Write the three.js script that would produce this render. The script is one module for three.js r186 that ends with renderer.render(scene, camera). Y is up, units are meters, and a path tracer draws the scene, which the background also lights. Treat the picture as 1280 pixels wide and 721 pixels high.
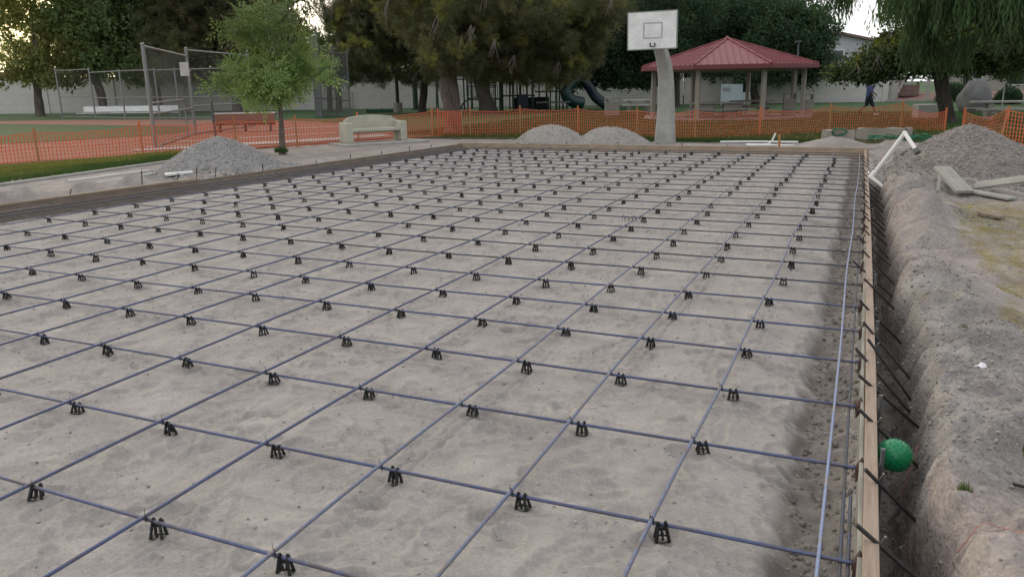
import * as THREE from 'three';
import { mergeGeometries, mergeVertices } from 'three/addons/utils/BufferGeometryUtils.js';
import { RoundedBoxGeometry } from 'three/addons/geometries/RoundedBoxGeometry.js';
import { MarchingCubes } from 'three/addons/objects/MarchingCubes.js';

// ---------- camera, sky, sun, exposure ----------
const scene = new THREE.Scene();
const camera = new THREE.PerspectiveCamera(40.42, 1024 / 576, 0.05, 2000);
camera.position.set(0.5044, 1.8001, 3.0386);
camera.rotation.order = 'YXZ';
camera.rotation.set(-0.2532, 0.4189, -0.0182);
camera.updateMatrixWorld();

const sunDir = new THREE.Vector3(-0.864, 0.13, -0.487).normalize();
{
  // even evening overcast, a little warmer and brighter round the low sun
  const W = 512, H = 256, data = new Float32Array(W * H * 4), d = new THREE.Vector3();
  for (let j = 0; j < H; j++) for (let i = 0; i < W; i++) {
    const lat = ((j + 0.5) / H - 0.5) * Math.PI, lon = ((i + 0.5) / W - 0.5) * 2 * Math.PI;
    d.set(Math.cos(lat) * Math.cos(lon), Math.sin(lat), Math.cos(lat) * Math.sin(lon));
    const up = Math.max(0, d.y), a = Math.acos(Math.min(1, Math.max(-1, d.dot(sunDir))));
    const glow = 0.9 * Math.exp(-((a / 0.3) ** 2)) + 0.4 * Math.exp(-((a / 0.6) ** 2)) + 0 * a;
    const cloud = 1 + 0.06 * Math.sin(d.x * 7 + 2 * Math.sin(d.z * 5)) * Math.sin(d.z * 6 + d.y * 9);
    const base = (0.98 - 0.12 * up) * cloud, o = (j * W + i) * 4;
    const w = Math.exp(-((a / 0.4) ** 2)), broad = 0.75 * Math.exp(-((a / 1.25) ** 2)) - 0.12; data[o] = base * 0.985 + glow + broad; data[o + 1] = base * (0.99 - 0.12 * w) + glow * 0.7 + broad * 0.92; data[o + 2] = base * (1.03 - 0.55 * w) + glow * 0.35 + broad * 0.8; data[o + 3] = 1;
  }
  const sky = new THREE.DataTexture(data, W, H, THREE.RGBAFormat, THREE.FloatType);
  sky.mapping = THREE.EquirectangularReflectionMapping; sky.magFilter = sky.minFilter = THREE.LinearFilter; sky.needsUpdate = true;
  scene.background = sky; scene.environment = sky;
}
const sun = new THREE.DirectionalLight(new THREE.Color(1, 0.82, 0.62), 0.6);
sun.position.copy(sunDir).multiplyScalar(120); sun.target.position.set(0, 0, 0);
sun.castShadow = true; sun.shadow.radius = 25; sun.shadow.mapSize.set(2048, 2048);
Object.assign(sun.shadow.camera, { left: -90, right: 40, top: 60, bottom: -60, near: 1, far: 300 });
scene.add(sun, sun.target);

const renderer = new THREE.WebGLRenderer({ antialias: true });
renderer.setSize(1024, 576);
renderer.toneMapping = THREE.LinearToneMapping;
renderer.toneMappingExposure = 1.02;
renderer.shadowMap.enabled = true;

// ---------- random numbers and noise ----------
function rng(seed) { let a = seed >>> 0; return () => { a = (a + 0x6D2B79F5) | 0; let t = Math.imul(a ^ (a >>> 15), 1 | a); t = (t + Math.imul(t ^ (t >>> 7), 61 | t)) ^ t; return ((t ^ (t >>> 14)) >>> 0) / 4294967296; }; }
const hash = (x, y, z = 0) => { let h = Math.imul(x, 374761393) ^ Math.imul(y, 668265263) ^ Math.imul(z, 2147483647 - 1274126177); h = Math.imul(h ^ (h >>> 13), 1274126177); h ^= h >>> 16; return (h >>> 0) / 4294967296; };
const fade = t => t * t * (3 - 2 * t), mix = (a, b, t) => a + (b - a) * t, clamp = (v, a = 0, b = 1) => Math.min(b, Math.max(a, v));
const smooth = (a, b, v) => fade(clamp((v - a) / (b - a)));
function vn(x, y, per = 0, s = 0) {                                 // value noise -1..1, periodic when per > 0
  let xi = Math.floor(x), yi = Math.floor(y); const fx = fade(x - xi), fy = fade(y - yi);
  let x1 = xi + 1, y1 = yi + 1;
  if (per) { xi = ((xi % per) + per) % per; x1 = ((x1 % per) + per) % per; yi = ((yi % per) + per) % per; y1 = ((y1 % per) + per) % per; }
  return 2 * mix(mix(hash(xi, yi, s), hash(x1, yi, s), fx), mix(hash(xi, y1, s), hash(x1, y1, s), fx), fy) - 1;
}
function fbm(x, y, oct, per = 0, s = 0) { let v = 0, a = 0.5; for (let i = 0; i < oct; i++) { v += a * vn(x, y, per, s + i); x = x * 2 + (per ? 0 : 0.37); y = y * 2 + (per ? 0 : 0.71); per *= 2; a *= 0.5; } return v; }
function vn3(x, y, z) { const zi = Math.floor(z), f = fade(z - zi); return mix(vn(x, y, 0, zi * 7 + 3), vn(x, y, 0, zi * 7 + 10), f); }

// ---------- textures (tiles in metres) ----------
function tex(n, metres, f, srgb) {
  const flt = !srgb && f.length === 2 && typeof f(0.3, 0.3) === 'number', data = flt ? new Float32Array(n * n * 4) : new Uint8Array(n * n * 4);
  for (let j = 0; j < n; j++) for (let i = 0; i < n; i++) { const c = f(i / n, j / n), o = (j * n + i) * 4; for (let k = 0; k < 3; k++) data[o + k] = flt ? c : 255 * clamp(typeof c === 'number' ? c : c[k]); data[o + 3] = flt ? 1 : 255; }
  const t = new THREE.DataTexture(data, n, n, THREE.RGBAFormat, flt ? THREE.FloatType : THREE.UnsignedByteType); t.wrapS = t.wrapT = THREE.RepeatWrapping; t.magFilter = THREE.LinearFilter; t.minFilter = THREE.LinearMipmapLinearFilter; t.generateMipmaps = true;
  t.repeat.set(1 / metres, 1 / metres); if (srgb) t.colorSpace = THREE.SRGBColorSpace; t.needsUpdate = true; return t;
}
// sand: grain, scattered grit, dark flecks, and scuff shading painted as darker strokes
const T = {};
T.sand = tex(1024, 2.3, (u, v) => { const g = fbm(u * 230, v * 230, 2, 230, 1), l = fbm(u * 9, v * 9, 4, 9, 5), p = vn(u * 256, v * 256, 256, 9); const wx = fbm(u * 6, v * 6, 3, 6, 15), wy = fbm(u * 6, v * 6, 3, 6, 18), sw = 1 - Math.abs(fbm(u * 12 + 0.0 * wx, v * 12, 4, 12, 19)) * 2.4; const k = 0.82 + 0.17 * g + 0.1 * l - 0.13 * smooth(0.62, 0.97, sw) * smooth(-0.1, 0.35, wx) + 0.1 * smooth(0.1, 0.5, wy) - (p > 0.86 ? 0.2 : 0) + (p < -0.9 ? 0.16 : 0); return [k, k * 0.995, k * 0.985]; });
T.sandBump = tex(1024, 2.3, (u, v) => { const wx = 0.4 * fbm(u * 6, v * 6, 3, 6, 15), wy = 0.4 * fbm(u * 6, v * 6, 3, 6, 18); return 0.5 + 0.34 * fbm(u * 16 + wx, v * 16 + wy, 5, 16, 1) - 0.16 * Math.abs(fbm(u * 11 + wy, v * 11 + wx, 4, 11, 33)) + 0.05 * vn(u * 256, v * 256, 256, 9); });
T.soil = tex(1024, 1.7, (u, v) => { const g = fbm(u * 120, v * 120, 3, 120, 21), l = fbm(u * 7, v * 7, 5, 7, 25), p = vn(u * 170, v * 170, 170, 29); const k = 0.76 + 0.2 * g + 0.22 * l + (p > 0.72 ? 0.2 : 0) - (p < -0.75 ? 0.22 : 0); return [k, k * (0.99 + 0.02 * l), k]; });
T.soilBump = tex(1024, 1.7, (u, v) => 0.5 + 0.42 * fbm(u * 18, v * 18, 5, 18, 21) + 0.12 * Math.max(0, vn(u * 128, v * 128, 128, 29)));
T.grass = tex(512, 2.7, (u, v) => { const g = fbm(u * 90, v * 90, 3, 90, 41), l = fbm(u * 6, v * 6, 4, 6, 45); return [0.72 + 0.35 * g + 0.35 * l, 0.78 + 0.3 * g + 0.2 * l, 0.7 + 0.3 * g + 0.25 * l]; });
T.wood = tex(512, 0.6, (u, v) => { const w = v + 0.012 * fbm(u * 4, v * 6, 3, 4, 61); const gr = fbm(u * 3, w * 60, 3, 0, 63), st = vn(u * 2, w * 18, 0, 66); const k = 0.82 + 0.22 * gr + 0.13 * st; return [k, k * 0.985, k * 0.97]; });
T.woodBump = tex(512, 0.6, (u, v) => 0.5 + 0.4 * fbm(u * 3, v * 60, 3, 0, 63));
T.conc = tex(512, 1.3, (u, v) => { const k = 0.86 + 0.16 * fbm(u * 60, v * 60, 4, 60, 81) + 0.16 * fbm(u * 5, v * 5, 4, 5, 85); return [k, k, k * 0.99]; });
T.concBump = tex(512, 1.3, (u, v) => 0.5 + 0.4 * fbm(u * 50, v * 50, 4, 50, 81));
T.bark = tex(512, 1.0, (u, v) => { const k = 0.7 + 0.45 * fbm(u * 14, v * 5, 4, 0, 101); return [k, k * 0.97, k * 0.94]; });
T.barkBump = tex(512, 1.0, (u, v) => 0.5 + 0.6 * fbm(u * 14, v * 5, 4, 0, 101));
T.ribs = tex(256, 0.104, (u, v) => { const s = Math.sin(u * Math.PI * 16); return 0.5 + 0.5 * smooth(0.55, 0.95, s); });
T.bar = tex(512, 0.9, (u, v) => { const r = smooth(0.04, 0.34, fbm(u * 9, v * 3, 4, 0, 121)), s = 0.9 + 0.25 * fbm(u * 60, v * 60, 2, 0, 125); return [mix(0.86, 1.05, r) * s, mix(0.92, 0.84, r) * s, mix(1.0, 0.62, r) * s]; });
// far concrete block wall: courses 0.2 m, blocks 0.4 m, in recessed joints
T.block = tex(512, 1.6, (u, v) => { const c = Math.floor(v * 8), fy = v * 8 - c, x = u * 4 + (c % 2) * 0.5, fx = x - Math.floor(x); const j = fy < 0.09 || fx < 0.045 ? 0.78 : 1; const k = j * (0.9 + 0.09 * (hash(Math.floor(x) % 4, c, 5) - 0.5) + 0.1 * fbm(u * 40, v * 40, 3, 40, 141)); return [k, k, k]; });
T.blockBump = tex(512, 1.6, (u, v) => { const c = Math.floor(v * 8), fy = v * 8 - c, x = u * 4 + (c % 2) * 0.5, fx = x - Math.floor(x); return fy < 0.09 || fx < 0.045 ? 0.2 : 0.7 + 0.2 * fbm(u * 40, v * 40, 3, 40, 141); });

const col = (r, g, b) => new THREE.Color().setRGB(r, g, b);
const mat = (c, o = {}) => new THREE.MeshStandardMaterial({ color: col(...c), roughness: 0.9, metalness: 0, ...o });
const M = {
  sand: mat([1, 1, 1], { map: T.sand, bumpMap: T.sandBump, bumpScale: 0.014, vertexColors: true, roughness: 1 }),
  soil: mat([1, 1, 1], { map: T.soil, bumpMap: T.soilBump, bumpScale: 0.035, vertexColors: true, roughness: 1 }),
  pileGrey: mat([0.36, 0.345, 0.33], { map: T.soil, bumpMap: T.soilBump, bumpScale: 0.03, roughness: 1 }),
  pileSand: mat([0.40, 0.385, 0.36], { map: T.sand, bumpMap: T.sandBump, bumpScale: 0.02, roughness: 1 }),
  pebble: mat([0.34, 0.33, 0.32], { roughness: 1 }),
  rebar: mat([0.118, 0.138, 0.235], { map: T.bar, bumpMap: T.ribs, bumpScale: 0.0012, roughness: 0.45, metalness: 0.35 }),
  rebarPale: mat([0.2, 0.22, 0.3], { map: T.bar, bumpMap: T.ribs, bumpScale: 0.0012, roughness: 0.45, metalness: 0.35 }),
  rebarDark: mat([0.1, 0.11, 0.14], { map: T.bar, bumpMap: T.ribs, bumpScale: 0.0012, roughness: 0.55, metalness: 0.3 }),
  rust: mat([0.12, 0.075, 0.065], { map: T.bar, roughness: 0.9 }),
  steel: mat([0.055, 0.05, 0.048], { map: T.bar, roughness: 0.6, metalness: 0.4 }),
  wire: mat([0.05, 0.045, 0.045], { roughness: 0.6, metalness: 0.5 }),
  chair: mat([0.012, 0.013, 0.013], { roughness: 0.5 }),
  chairRing: mat([0.03, 0.038, 0.036], { roughness: 0.6 }),
  wood: mat([0.42, 0.335, 0.27], { map: T.wood, bumpMap: T.woodBump, bumpScale: 0.002 }),
  woodOld: mat([0.33, 0.265, 0.205], { map: T.wood, bumpMap: T.woodBump, bumpScale: 0.002 }),
  woodDark: mat([0.27, 0.22, 0.175], { map: T.wood, bumpMap: T.woodBump, bumpScale: 0.002 }),  // left board: darker wood carries the shade on its inner face
  woodTan: mat([0.46, 0.37, 0.275], { map: T.wood, bumpMap: T.woodBump, bumpScale: 0.002 }),
  woodGrey: mat([0.4, 0.4, 0.36], { map: T.wood, bumpMap: T.woodBump, bumpScale: 0.002 }),
  woodStake: mat([0.55, 0.25, 0.11], { map: T.wood }),
  orange: mat([0.6, 0.16, 0.06], { roughness: 0.55 }),
  galv: mat([0.24, 0.25, 0.25], { roughness: 0.5, metalness: 0.5 }),
  galvDark: mat([0.12, 0.13, 0.13], { roughness: 0.5, metalness: 0.5 }),
  link: mat([0.16, 0.17, 0.17], { roughness: 0.5, metalness: 0.4 }),
  pvc: mat([0.8, 0.8, 0.78], { roughness: 0.35 }),
  pvcOld: mat([0.62, 0.61, 0.57], { roughness: 0.5 }),
  conc: mat([0.42, 0.41, 0.385], { map: T.conc, bumpMap: T.concBump, bumpScale: 0.002 }),
  concPale: mat([0.55, 0.545, 0.45], { map: T.conc, bumpMap: T.concBump, bumpScale: 0.002 }),
  concTan: mat([0.36, 0.33, 0.285], { map: T.conc, bumpMap: T.concBump, bumpScale: 0.002 }),
  concPole: mat([0.42, 0.425, 0.40], { map: T.conc, bumpMap: T.concBump, bumpScale: 0.002 }),
  white: mat([0.88, 0.9, 0.88], { map: T.conc, roughness: 0.4 }),
  grey: mat([0.3, 0.31, 0.31], { roughness: 0.6 }),
  block: mat([0.68, 0.66, 0.63], { map: T.block, bumpMap: T.blockBump, bumpScale: 0.01 }),
  roof: mat([0.2, 0.036, 0.047], { roughness: 0.5, metalness: 0.1 }),
  roofEdge: mat([0.18, 0.04, 0.045], { roughness: 0.5 }),
  post: mat([0.3, 0.275, 0.235], { roughness: 0.7 }),
  bark: mat([0.18, 0.155, 0.135], { map: T.bark, bumpMap: T.barkBump, bumpScale: 0.03 }),
  barkDark: mat([0.07, 0.06, 0.05], { map: T.bark, bumpMap: T.barkBump, bumpScale: 0.03 }),
  twig: mat([0.16, 0.14, 0.125], {}),
  playGreen: mat([0.01, 0.045, 0.035], { roughness: 0.4 }),
  playBlue: mat([0.008, 0.016, 0.045], { roughness: 0.4 }),
  playDark: mat([0.015, 0.02, 0.02], { roughness: 0.6 }),
  rock: mat([0.2, 0.2, 0.2], { map: T.soil, bumpMap: T.soilBump, bumpScale: 0.04 }),
  ball: mat([0.004, 0.22, 0.085], { roughness: 0.3 }),
  lawn: mat([1, 1, 1], { map: T.grass, vertexColors: true, roughness: 1 }),
  clay: mat([0.33, 0.16, 0.11], { map: T.sand, bumpMap: T.sandBump, bumpScale: 0.015, roughness: 1 }),
  walk: mat([0.37, 0.335, 0.30], { map: T.sand, bumpMap: T.sandBump, bumpScale: 0.012, roughness: 1 }),
  redGravel: mat([0.28, 0.16, 0.14], { map: T.soil }),
};
M.roof.side = M.roofEdge.side = THREE.DoubleSide;

// ---------- building helpers ----------
const used = {};
function numbered(n) { const k = (used[n] = (used[n] ?? -1) + 1); return k ? n + '_' + String(k).padStart(3, '0') : n; }
function boxUV(g) {                                                  // uv in metres, each face on its main plane, the long way along u
  if (g.index) g = g.toNonIndexed();
  const p = g.attributes.position, uv = new Float32Array(p.count * 2), a = new THREE.Vector3(), b = new THREE.Vector3(), c = new THREE.Vector3();
  g.computeBoundingBox(); const s = g.boundingBox.getSize(new THREE.Vector3());
  for (let i = 0; i < p.count; i += 3) {
    a.fromBufferAttribute(p, i); b.fromBufferAttribute(p, i + 1); c.fromBufferAttribute(p, i + 2);
    const n = b.clone().sub(a).cross(c.clone().sub(a)), ax = Math.abs(n.x), ay = Math.abs(n.y), az = Math.abs(n.z);
    let k = ay >= ax && ay >= az ? ['x', 'z'] : ax >= az ? ['z', 'y'] : ['x', 'y'];
    if (s[k[0]] < s[k[1]]) k = [k[1], k[0]];
    [a, b, c].forEach((v, j) => { uv[2 * (i + j)] = v[k[0]]; uv[2 * (i + j) + 1] = v[k[1]]; });
  }
  g.setAttribute('uv', new THREE.BufferAttribute(uv, 2)); return g;
}
function join(list) {
  const l = (Array.isArray(list) ? list : [list]).map(g => { g = g.index ? g.toNonIndexed() : g; for (const k of Object.keys(g.attributes)) if (!['position', 'normal', 'uv'].includes(k)) g.deleteAttribute(k); if (!g.attributes.uv) g.setAttribute('uv', new THREE.BufferAttribute(new Float32Array(g.attributes.position.count * 2), 2)); return g; });
  return l.length > 1 ? mergeGeometries(l) : l[0];
}
function obj(name, list, m, parent = scene, keepUV) {
  let g = join(list); if (!keepUV) g = boxUV(g);
  const o = new THREE.Mesh(g, m); o.castShadow = o.receiveShadow = true;
  o.name = parent === scene ? numbered(name) : name; parent.add(o); return o;
}
function tag(o, label, category, group) { Object.assign(o.userData, { label, category }); if (group) o.userData.group = group; return o; }
function thing(name, label, category, [x, y, z] = [0, 0, 0], turn = 0, group) { const o = new THREE.Group(); o.name = numbered(name); o.position.set(x, y, z); o.rotation.y = turn; scene.add(o); return tag(o, label, category, group); }
const struct = o => (o.userData.kind = 'structure', o);
const stuff = o => (o.userData.kind = 'stuff', o);
const bx = (w, h, d, x = 0, y = 0, z = 0, ry = 0, rz = 0, rx = 0, r = 0) => { const g = r ? new RoundedBoxGeometry(w, h, d, 2, r) : new THREE.BoxGeometry(w, h, d); g.rotateX(rx); g.rotateZ(rz); g.rotateY(ry); g.translate(x, y, z); return g; };
const V = (x, y, z) => new THREE.Vector3(x, y, z);
function rod(a, b, r1, r2 = r1, seg = 8) { a = V(...a); b = V(...b); const d = b.clone().sub(a), g = new THREE.CylinderGeometry(r2, r1, d.length(), seg); g.applyQuaternion(new THREE.Quaternion().setFromUnitVectors(V(0, 1, 0), d.normalize())); g.translate((a.x + b.x) / 2, (a.y + b.y) / 2, (a.z + b.z) / 2); return g; }
const tube = (pts, r, seg = 32, rad = 8, closed = false) => new THREE.TubeGeometry(new THREE.CatmullRomCurve3(pts.map(p => V(...p)), closed), seg, r, rad, closed);
function taper(pts, radial = 9, sub = 3, wob = 0, seed = 1) {        // pts [x,y,z,r]: a limb that narrows along its path
  const c = new THREE.CatmullRomCurve3(pts.map(p => V(p[0], p[1], p[2]))), n = (pts.length - 1) * sub, pos = [], idx = [], uv = [];
  for (let i = 0; i <= n; i++) {
    const t = i / n, q = c.getPoint(t), d = c.getTangent(t), s = V(0, 0, 1).cross(d).normalize(), u = d.clone().cross(s), f = t * (pts.length - 1), k = Math.min(pts.length - 2, Math.floor(f)), r = mix(pts[k][3], pts[k + 1][3], f - k);
    for (let j = 0; j <= radial; j++) { const a = j / radial * Math.PI * 2, rr = r * (1 + wob * vn(Math.cos(a) * 1.5 + seed, Math.sin(a) * 1.5 + i * 0.5, 0, seed)); pos.push(q.x + rr * (Math.cos(a) * s.x + Math.sin(a) * u.x), q.y + rr * (Math.cos(a) * s.y + Math.sin(a) * u.y), q.z + rr * (Math.cos(a) * s.z + Math.sin(a) * u.z)); uv.push(j / radial * r * 6, t * c.getLength()); }
  }
  for (let i = 0; i < n; i++) for (let j = 0; j < radial; j++) { const a = i * (radial + 1) + j, b = a + radial + 1; idx.push(a, b, a + 1, b, b + 1, a + 1); }
  const g = new THREE.BufferGeometry(); g.setAttribute('position', new THREE.Float32BufferAttribute(pos, 3)); g.setAttribute('uv', new THREE.Float32BufferAttribute(uv, 2)); g.setIndex(idx); g.computeVertexNormals(); return g;
}
const ORD = ['zeroth', 'first', 'second', 'third', 'fourth', 'fifth', 'sixth', 'seventh', 'eighth', 'ninth', 'tenth', 'eleventh', 'twelfth', 'thirteenth', 'fourteenth', 'fifteenth', 'sixteenth', 'seventeenth', 'eighteenth', 'nineteenth', 'twentieth', 'twenty-first', 'twenty-second', 'twenty-third', 'twenty-fourth', 'twenty-fifth', 'twenty-sixth', 'twenty-seventh', 'twenty-eighth', 'twenty-ninth', 'thirtieth', 'thirty-first', 'thirty-second', 'thirty-third', 'thirty-fourth', 'thirty-fifth', 'thirty-sixth', 'thirty-seventh', 'thirty-eighth', 'thirty-ninth', 'fortieth'];
const seen = (x, y, z, m = 0.02) => { const v = V(x, y, z).project(camera); return v.z < 1 && Math.abs(v.x) < 1 + m && Math.abs(v.y) < 1 + m; };
// ---------- the ground: pad of levelled sand, trenches, spoil bank, dirt ----------
const BACK = -19.25, RB = 0.67;                                      // form boards behind and on the right
const leftBoard = z => -11.0 - 0.081 * (clamp(z, -19.3, 3.2) + 19.3);
// lines of the rebar mat: columns run away from the camera, rows across
const NEAR = [0.16, 0.84, 1.527, 2.25, 2.99, 3.75, 4.53, 5.23, 6.03, 6.83, 7.62, 8.4, 9.15, 9.95, 10.78].map(v => -v);
const rowZ = k => [0.88, 0.085, -0.77, -1.57, -2.36, -3.08, -3.79, -4.58, -5.35, -6.1][k + 1] ?? -6.1 - (k - 8) * 0.758;
const rows = []; for (let k = -2; k <= 24; k++) rows.push(k === -2 ? 1.64 : rowZ(k));
rows.push(-18.93);
const colX = (c, z) => mix(NEAR[c], -0.13 - 0.712 * c, clamp((-2 - z) / 16, -0.15, 1.05)) + 0.02 * vn(z * 0.6, c * 3.1);
const rowAt = (z, x) => z - 0.035 * Math.max(0, -x - 4) * smooth(-2.2, -4.5, z) * smooth(-14, -9, z) + 0.02 * vn(x * 0.5, z * 2.3);
const warpX = (xi, z) => { const L = leftBoard(z); return xi >= -3 ? xi : xi >= -12.4 ? -3 + (xi + 3) * (L + 3) / (-9.4) : xi >= -20 ? mix(L, -20, (xi + 12.4) / -7.6) : xi; };
// a raster of scuffs and footprints stamped into the sand
const SC = 0.0125, SX0 = -13, SZ0 = -19.6, SW = Math.ceil(13.8 / SC), SH = Math.ceil(22.9 / SC), scuff = new Float32Array(SW * SH);
{
  const r = rng(5);
  const stamp = (cx, cz, a, b, ang, depth, rim) => {
    const ca = Math.cos(ang), sa = Math.sin(ang), R = Math.ceil(Math.max(a, b) * 1.7 / SC), ci = Math.round((cx - SX0) / SC), cj = Math.round((cz - SZ0) / SC);
    for (let j = Math.max(0, cj - R); j <= Math.min(SH - 1, cj + R); j++) for (let i = Math.max(0, ci - R); i <= Math.min(SW - 1, ci + R); i++) {
      const dx = SX0 + i * SC - cx, dz = SZ0 + j * SC - cz, q = Math.hypot((dx * ca + dz * sa) / a, (-dx * sa + dz * ca) / b);
      if (q < 1.6) scuff[j * SW + i] += -depth * Math.exp(-Math.pow(q / 0.86, 8)) + rim * Math.exp(-Math.pow((q - 1.08) / 0.17, 2));
    }
  };
  for (let k = 0; k < 4600; k++) { const x = -12.3 + r() * 12.9, z = 3 - r() * 22.2, big = r(); stamp(x, z, 0.05 + 0.09 * r(), 0.04 + 0.05 * r(), r() * 6.3, 0.004 + 0.010 * big, 0.003 + 0.005 * r()); }
  for (let k = 0; k < 900; k++) { const x = -12 + r() * 12.4, z = 2.6 - r() * 21, a = r() * 6.3; for (let s = -1; s < 2; s += 2) stamp(x + s * 0.06 * Math.cos(a), z + s * 0.06 * Math.sin(a), 0.075, 0.045, a, 0.011, 0.006); }
  for (let k = 0; k < 420; k++) stamp(-12 + r() * 12.3, 2.6 - r() * 21, 0.2 + 0.3 * r(), 0.012 + 0.02 * r(), r() * 6.3, 0.006, 0.003);      // drag marks
  for (let k = 0; k < 900; k++) stamp(-12 + r() * 12.5, 2.8 - r() * 21.5, 0.03 + 0.03 * r(), 0.02 + 0.03 * r(), r() * 6.3, -0.008, 0);     // crumbs
}
const scuffAt = (x, z) => { const fi = (x - SX0) / SC, fj = (z - SZ0) / SC, i = Math.floor(fi), j = Math.floor(fj); if (i < 0 || j < 0 || i >= SW - 1 || j >= SH - 1) return 0; const a = fi - i, b = fj - j, o = j * SW + i; return mix(mix(scuff[o], scuff[o + 1], a), mix(scuff[o + SW], scuff[o + SW + 1], a), b); };
function dragH(x, z) {                                               // grooves left where the bars were dragged
  let y = 0;
  for (let c = 0; c < NEAR.length; c++) { const d = x - colX(c, z) - 0.07 - 0.03 * vn(z * 0.7, c * 2.7); if (d > -0.12 && d < 0.12) { const m = smooth(-0.25, 0.35, vn(z * 0.9, c * 5.1)); y += m * (0.009 * Math.exp(-((d / 0.013) ** 2)) - 0.009 * Math.exp(-(((d - 0.028) / 0.012) ** 2)) + 0.007 * Math.exp(-(((d - 0.055) / 0.012) ** 2)) - 0.006 * Math.exp(-(((d + 0.03) / 0.014) ** 2))); } }
  for (let k = 0; k < rows.length; k++) { const d = z - rows[k] - 0.075 - 0.03 * vn(x * 0.7, k * 3.3); if (d > -0.1 && d < 0.1) { const m = smooth(0, 0.5, vn(x * 0.9, k * 4.1)); y += m * (0.007 * Math.exp(-((d / 0.014) ** 2)) - 0.007 * Math.exp(-(((d - 0.03) / 0.014) ** 2))); } }
  return y;
}
const edgeR = z => 0.29 + 0.03 * fbm(z * 1.3, 4, 4) + 0.014 * vn(z * 6, 9) + 0.012 * vn(z * 19, 5);
function padH(x, z) {
  const L = leftBoard(z);
  let y = -0.083 + 0.012 * fbm(x * 0.8, z * 0.8, 2) + 0.017 * fbm(x * 2.6, z * 2.6 + 7, 4, 0, 3) + 0.03 * Math.abs(fbm(x * 5 + 0.8 * vn(x * 3, z * 3), z * 5, 4, 0, 8)) + 1.35 * scuffAt(x, z) + dragH(x, z);
  y -= 0.045 * smooth(0.42, 0, edgeR(z) - x);
  const cr = smooth(edgeR(z) - 0.05, edgeR(z) + 0.085 + 0.03 * vn(z * 9, 3, 0, 29), x), el = L + mix(0.5, 0.88, smooth(-19, -8, z)) + 0.05 * fbm(z * 1.2, 3, 4);
  const cl = smooth(el + 0.05, el - 0.07, x), cb = smooth(-18.72, -18.84, z + 0.05 * fbm(x * 1.3, 5, 4));
  const c = Math.max(cr, cl, cb), clod = 0.05 * fbm(x * 6, z * 6, 4, 0, 11) + 0.03 * Math.max(0, vn(x * 17, z * 17, 0, 13));
  const floor = mix(-0.215, mix(-0.17, -0.045, smooth(0.4, 0.04, x - L)), cl) + clod * mix(1, 0.6, cl) + 0.05 * smooth(0.5, 0.64, x);
  return mix(y, floor, c);
}
const trenchEdge = z => 0.875 + 0.06 * fbm(z * 0.9, 1, 3, 0, 17) + 0.035 * vn(z * 5, 2, 0, 19) + 0.015 * vn(z * 16, 2, 0, 23) - 0.03 * smooth(-4, -12, z);
function bankH(x, z) {
  const e = trenchEdge(z);
  const lump = 0.12 * fbm(x * 1.5, z * 1.5, 2, 0, 23) + 0.10 * fbm(x * 4, z * 4, 4, 0, 27) + 0.05 * Math.abs(fbm(x * 9, z * 9, 4, 0, 31)) + 0.012 * vn(x * 28, z * 28, 0, 37);
  const flat = smooth(1.35, 2.0, x + 0.3 * fbm(z * 0.8, 2, 3)) * smooth(-2, -3.4, z);
  let y = 0.06 + lump * mix(1, 0.45, flat) - 0.03 * flat;
  y += 0.30 * Math.exp(-(((x - 1.28) / 0.32) ** 2) - (((z + 8.2) / 1.1) ** 2)) + 0.1 * Math.exp(-(((x - 1.2) / 0.3) ** 2) - (((z + 4.6) / 1.6) ** 2)) + 0.08 * Math.exp(-(((x - 1.35) / 0.35) ** 2) - (((z - 0.1) / 0.8) ** 2));
  y += 0.16 * smooth(-9.5, -12.5, z) * smooth(0.8, 1.3, x) * smooth(3.4, 2.2, x);
  const endT = smooth(-12.9, -12.3, z), side = smooth(e - 0.07, e + 0.16 + 0.05 * vn(z * 5, 4), x + 0.05 * fbm(x * 7, z * 7, 3, 0, 59)) , floor = -0.46 + 0.05 * fbm(x * 6, z * 6, 4, 0, 41);
  y = mix(mix(y, floor, endT), y, side);
  return mix(y, 0.0 + 0.02 * fbm(x * 2, z * 2, 3), Math.max(smooth(4.5, 6.4, x), smooth(-20.2, -21.4, z)));
}
function groundH(x, z) {
  const L = leftBoard(z), dl = L - x, db = BACK - z;
  let y = -0.03 + 0.02 * fbm(x * 0.7, z * 0.7, 3) + 0.012 * fbm(x * 3, z * 3, 4);
  if (x < RB + 0.2) {
    y += (0.11 + 0.22 * smooth(-10, -6, z)) * smooth(0, 0.25, dl) * smooth(2.1, 0.5, dl) * smooth(-20.5, -17, z) * (0.6 + 1.4 * fbm(x * 1.6, z * 1.6, 4, 0, 53));
    y += 0.10 * smooth(0, 0.3, db) * smooth(2.4, 0.8, db) * smooth(L - 0.6, L, x) * (0.6 + 0.8 * fbm(x * 1.5, z * 1.5, 3, 0, 57));
    y += 0.3 * Math.exp(-(((x + 0.15) / 0.9) ** 2) - (((z + 20.4) / 0.6) ** 2)) * (0.8 + 0.4 * fbm(x * 4, z * 4, 3));
  }
  return mix(y, -0.03, Math.max(smooth(-16, -19, x), smooth(-22, -24, z), smooth(6, 7.6, x)));
}
const steps = (a, b, n, g = 1) => Array.from({ length: n }, (_, i) => mix(a, b, Math.pow(i / n, g)));
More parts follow.
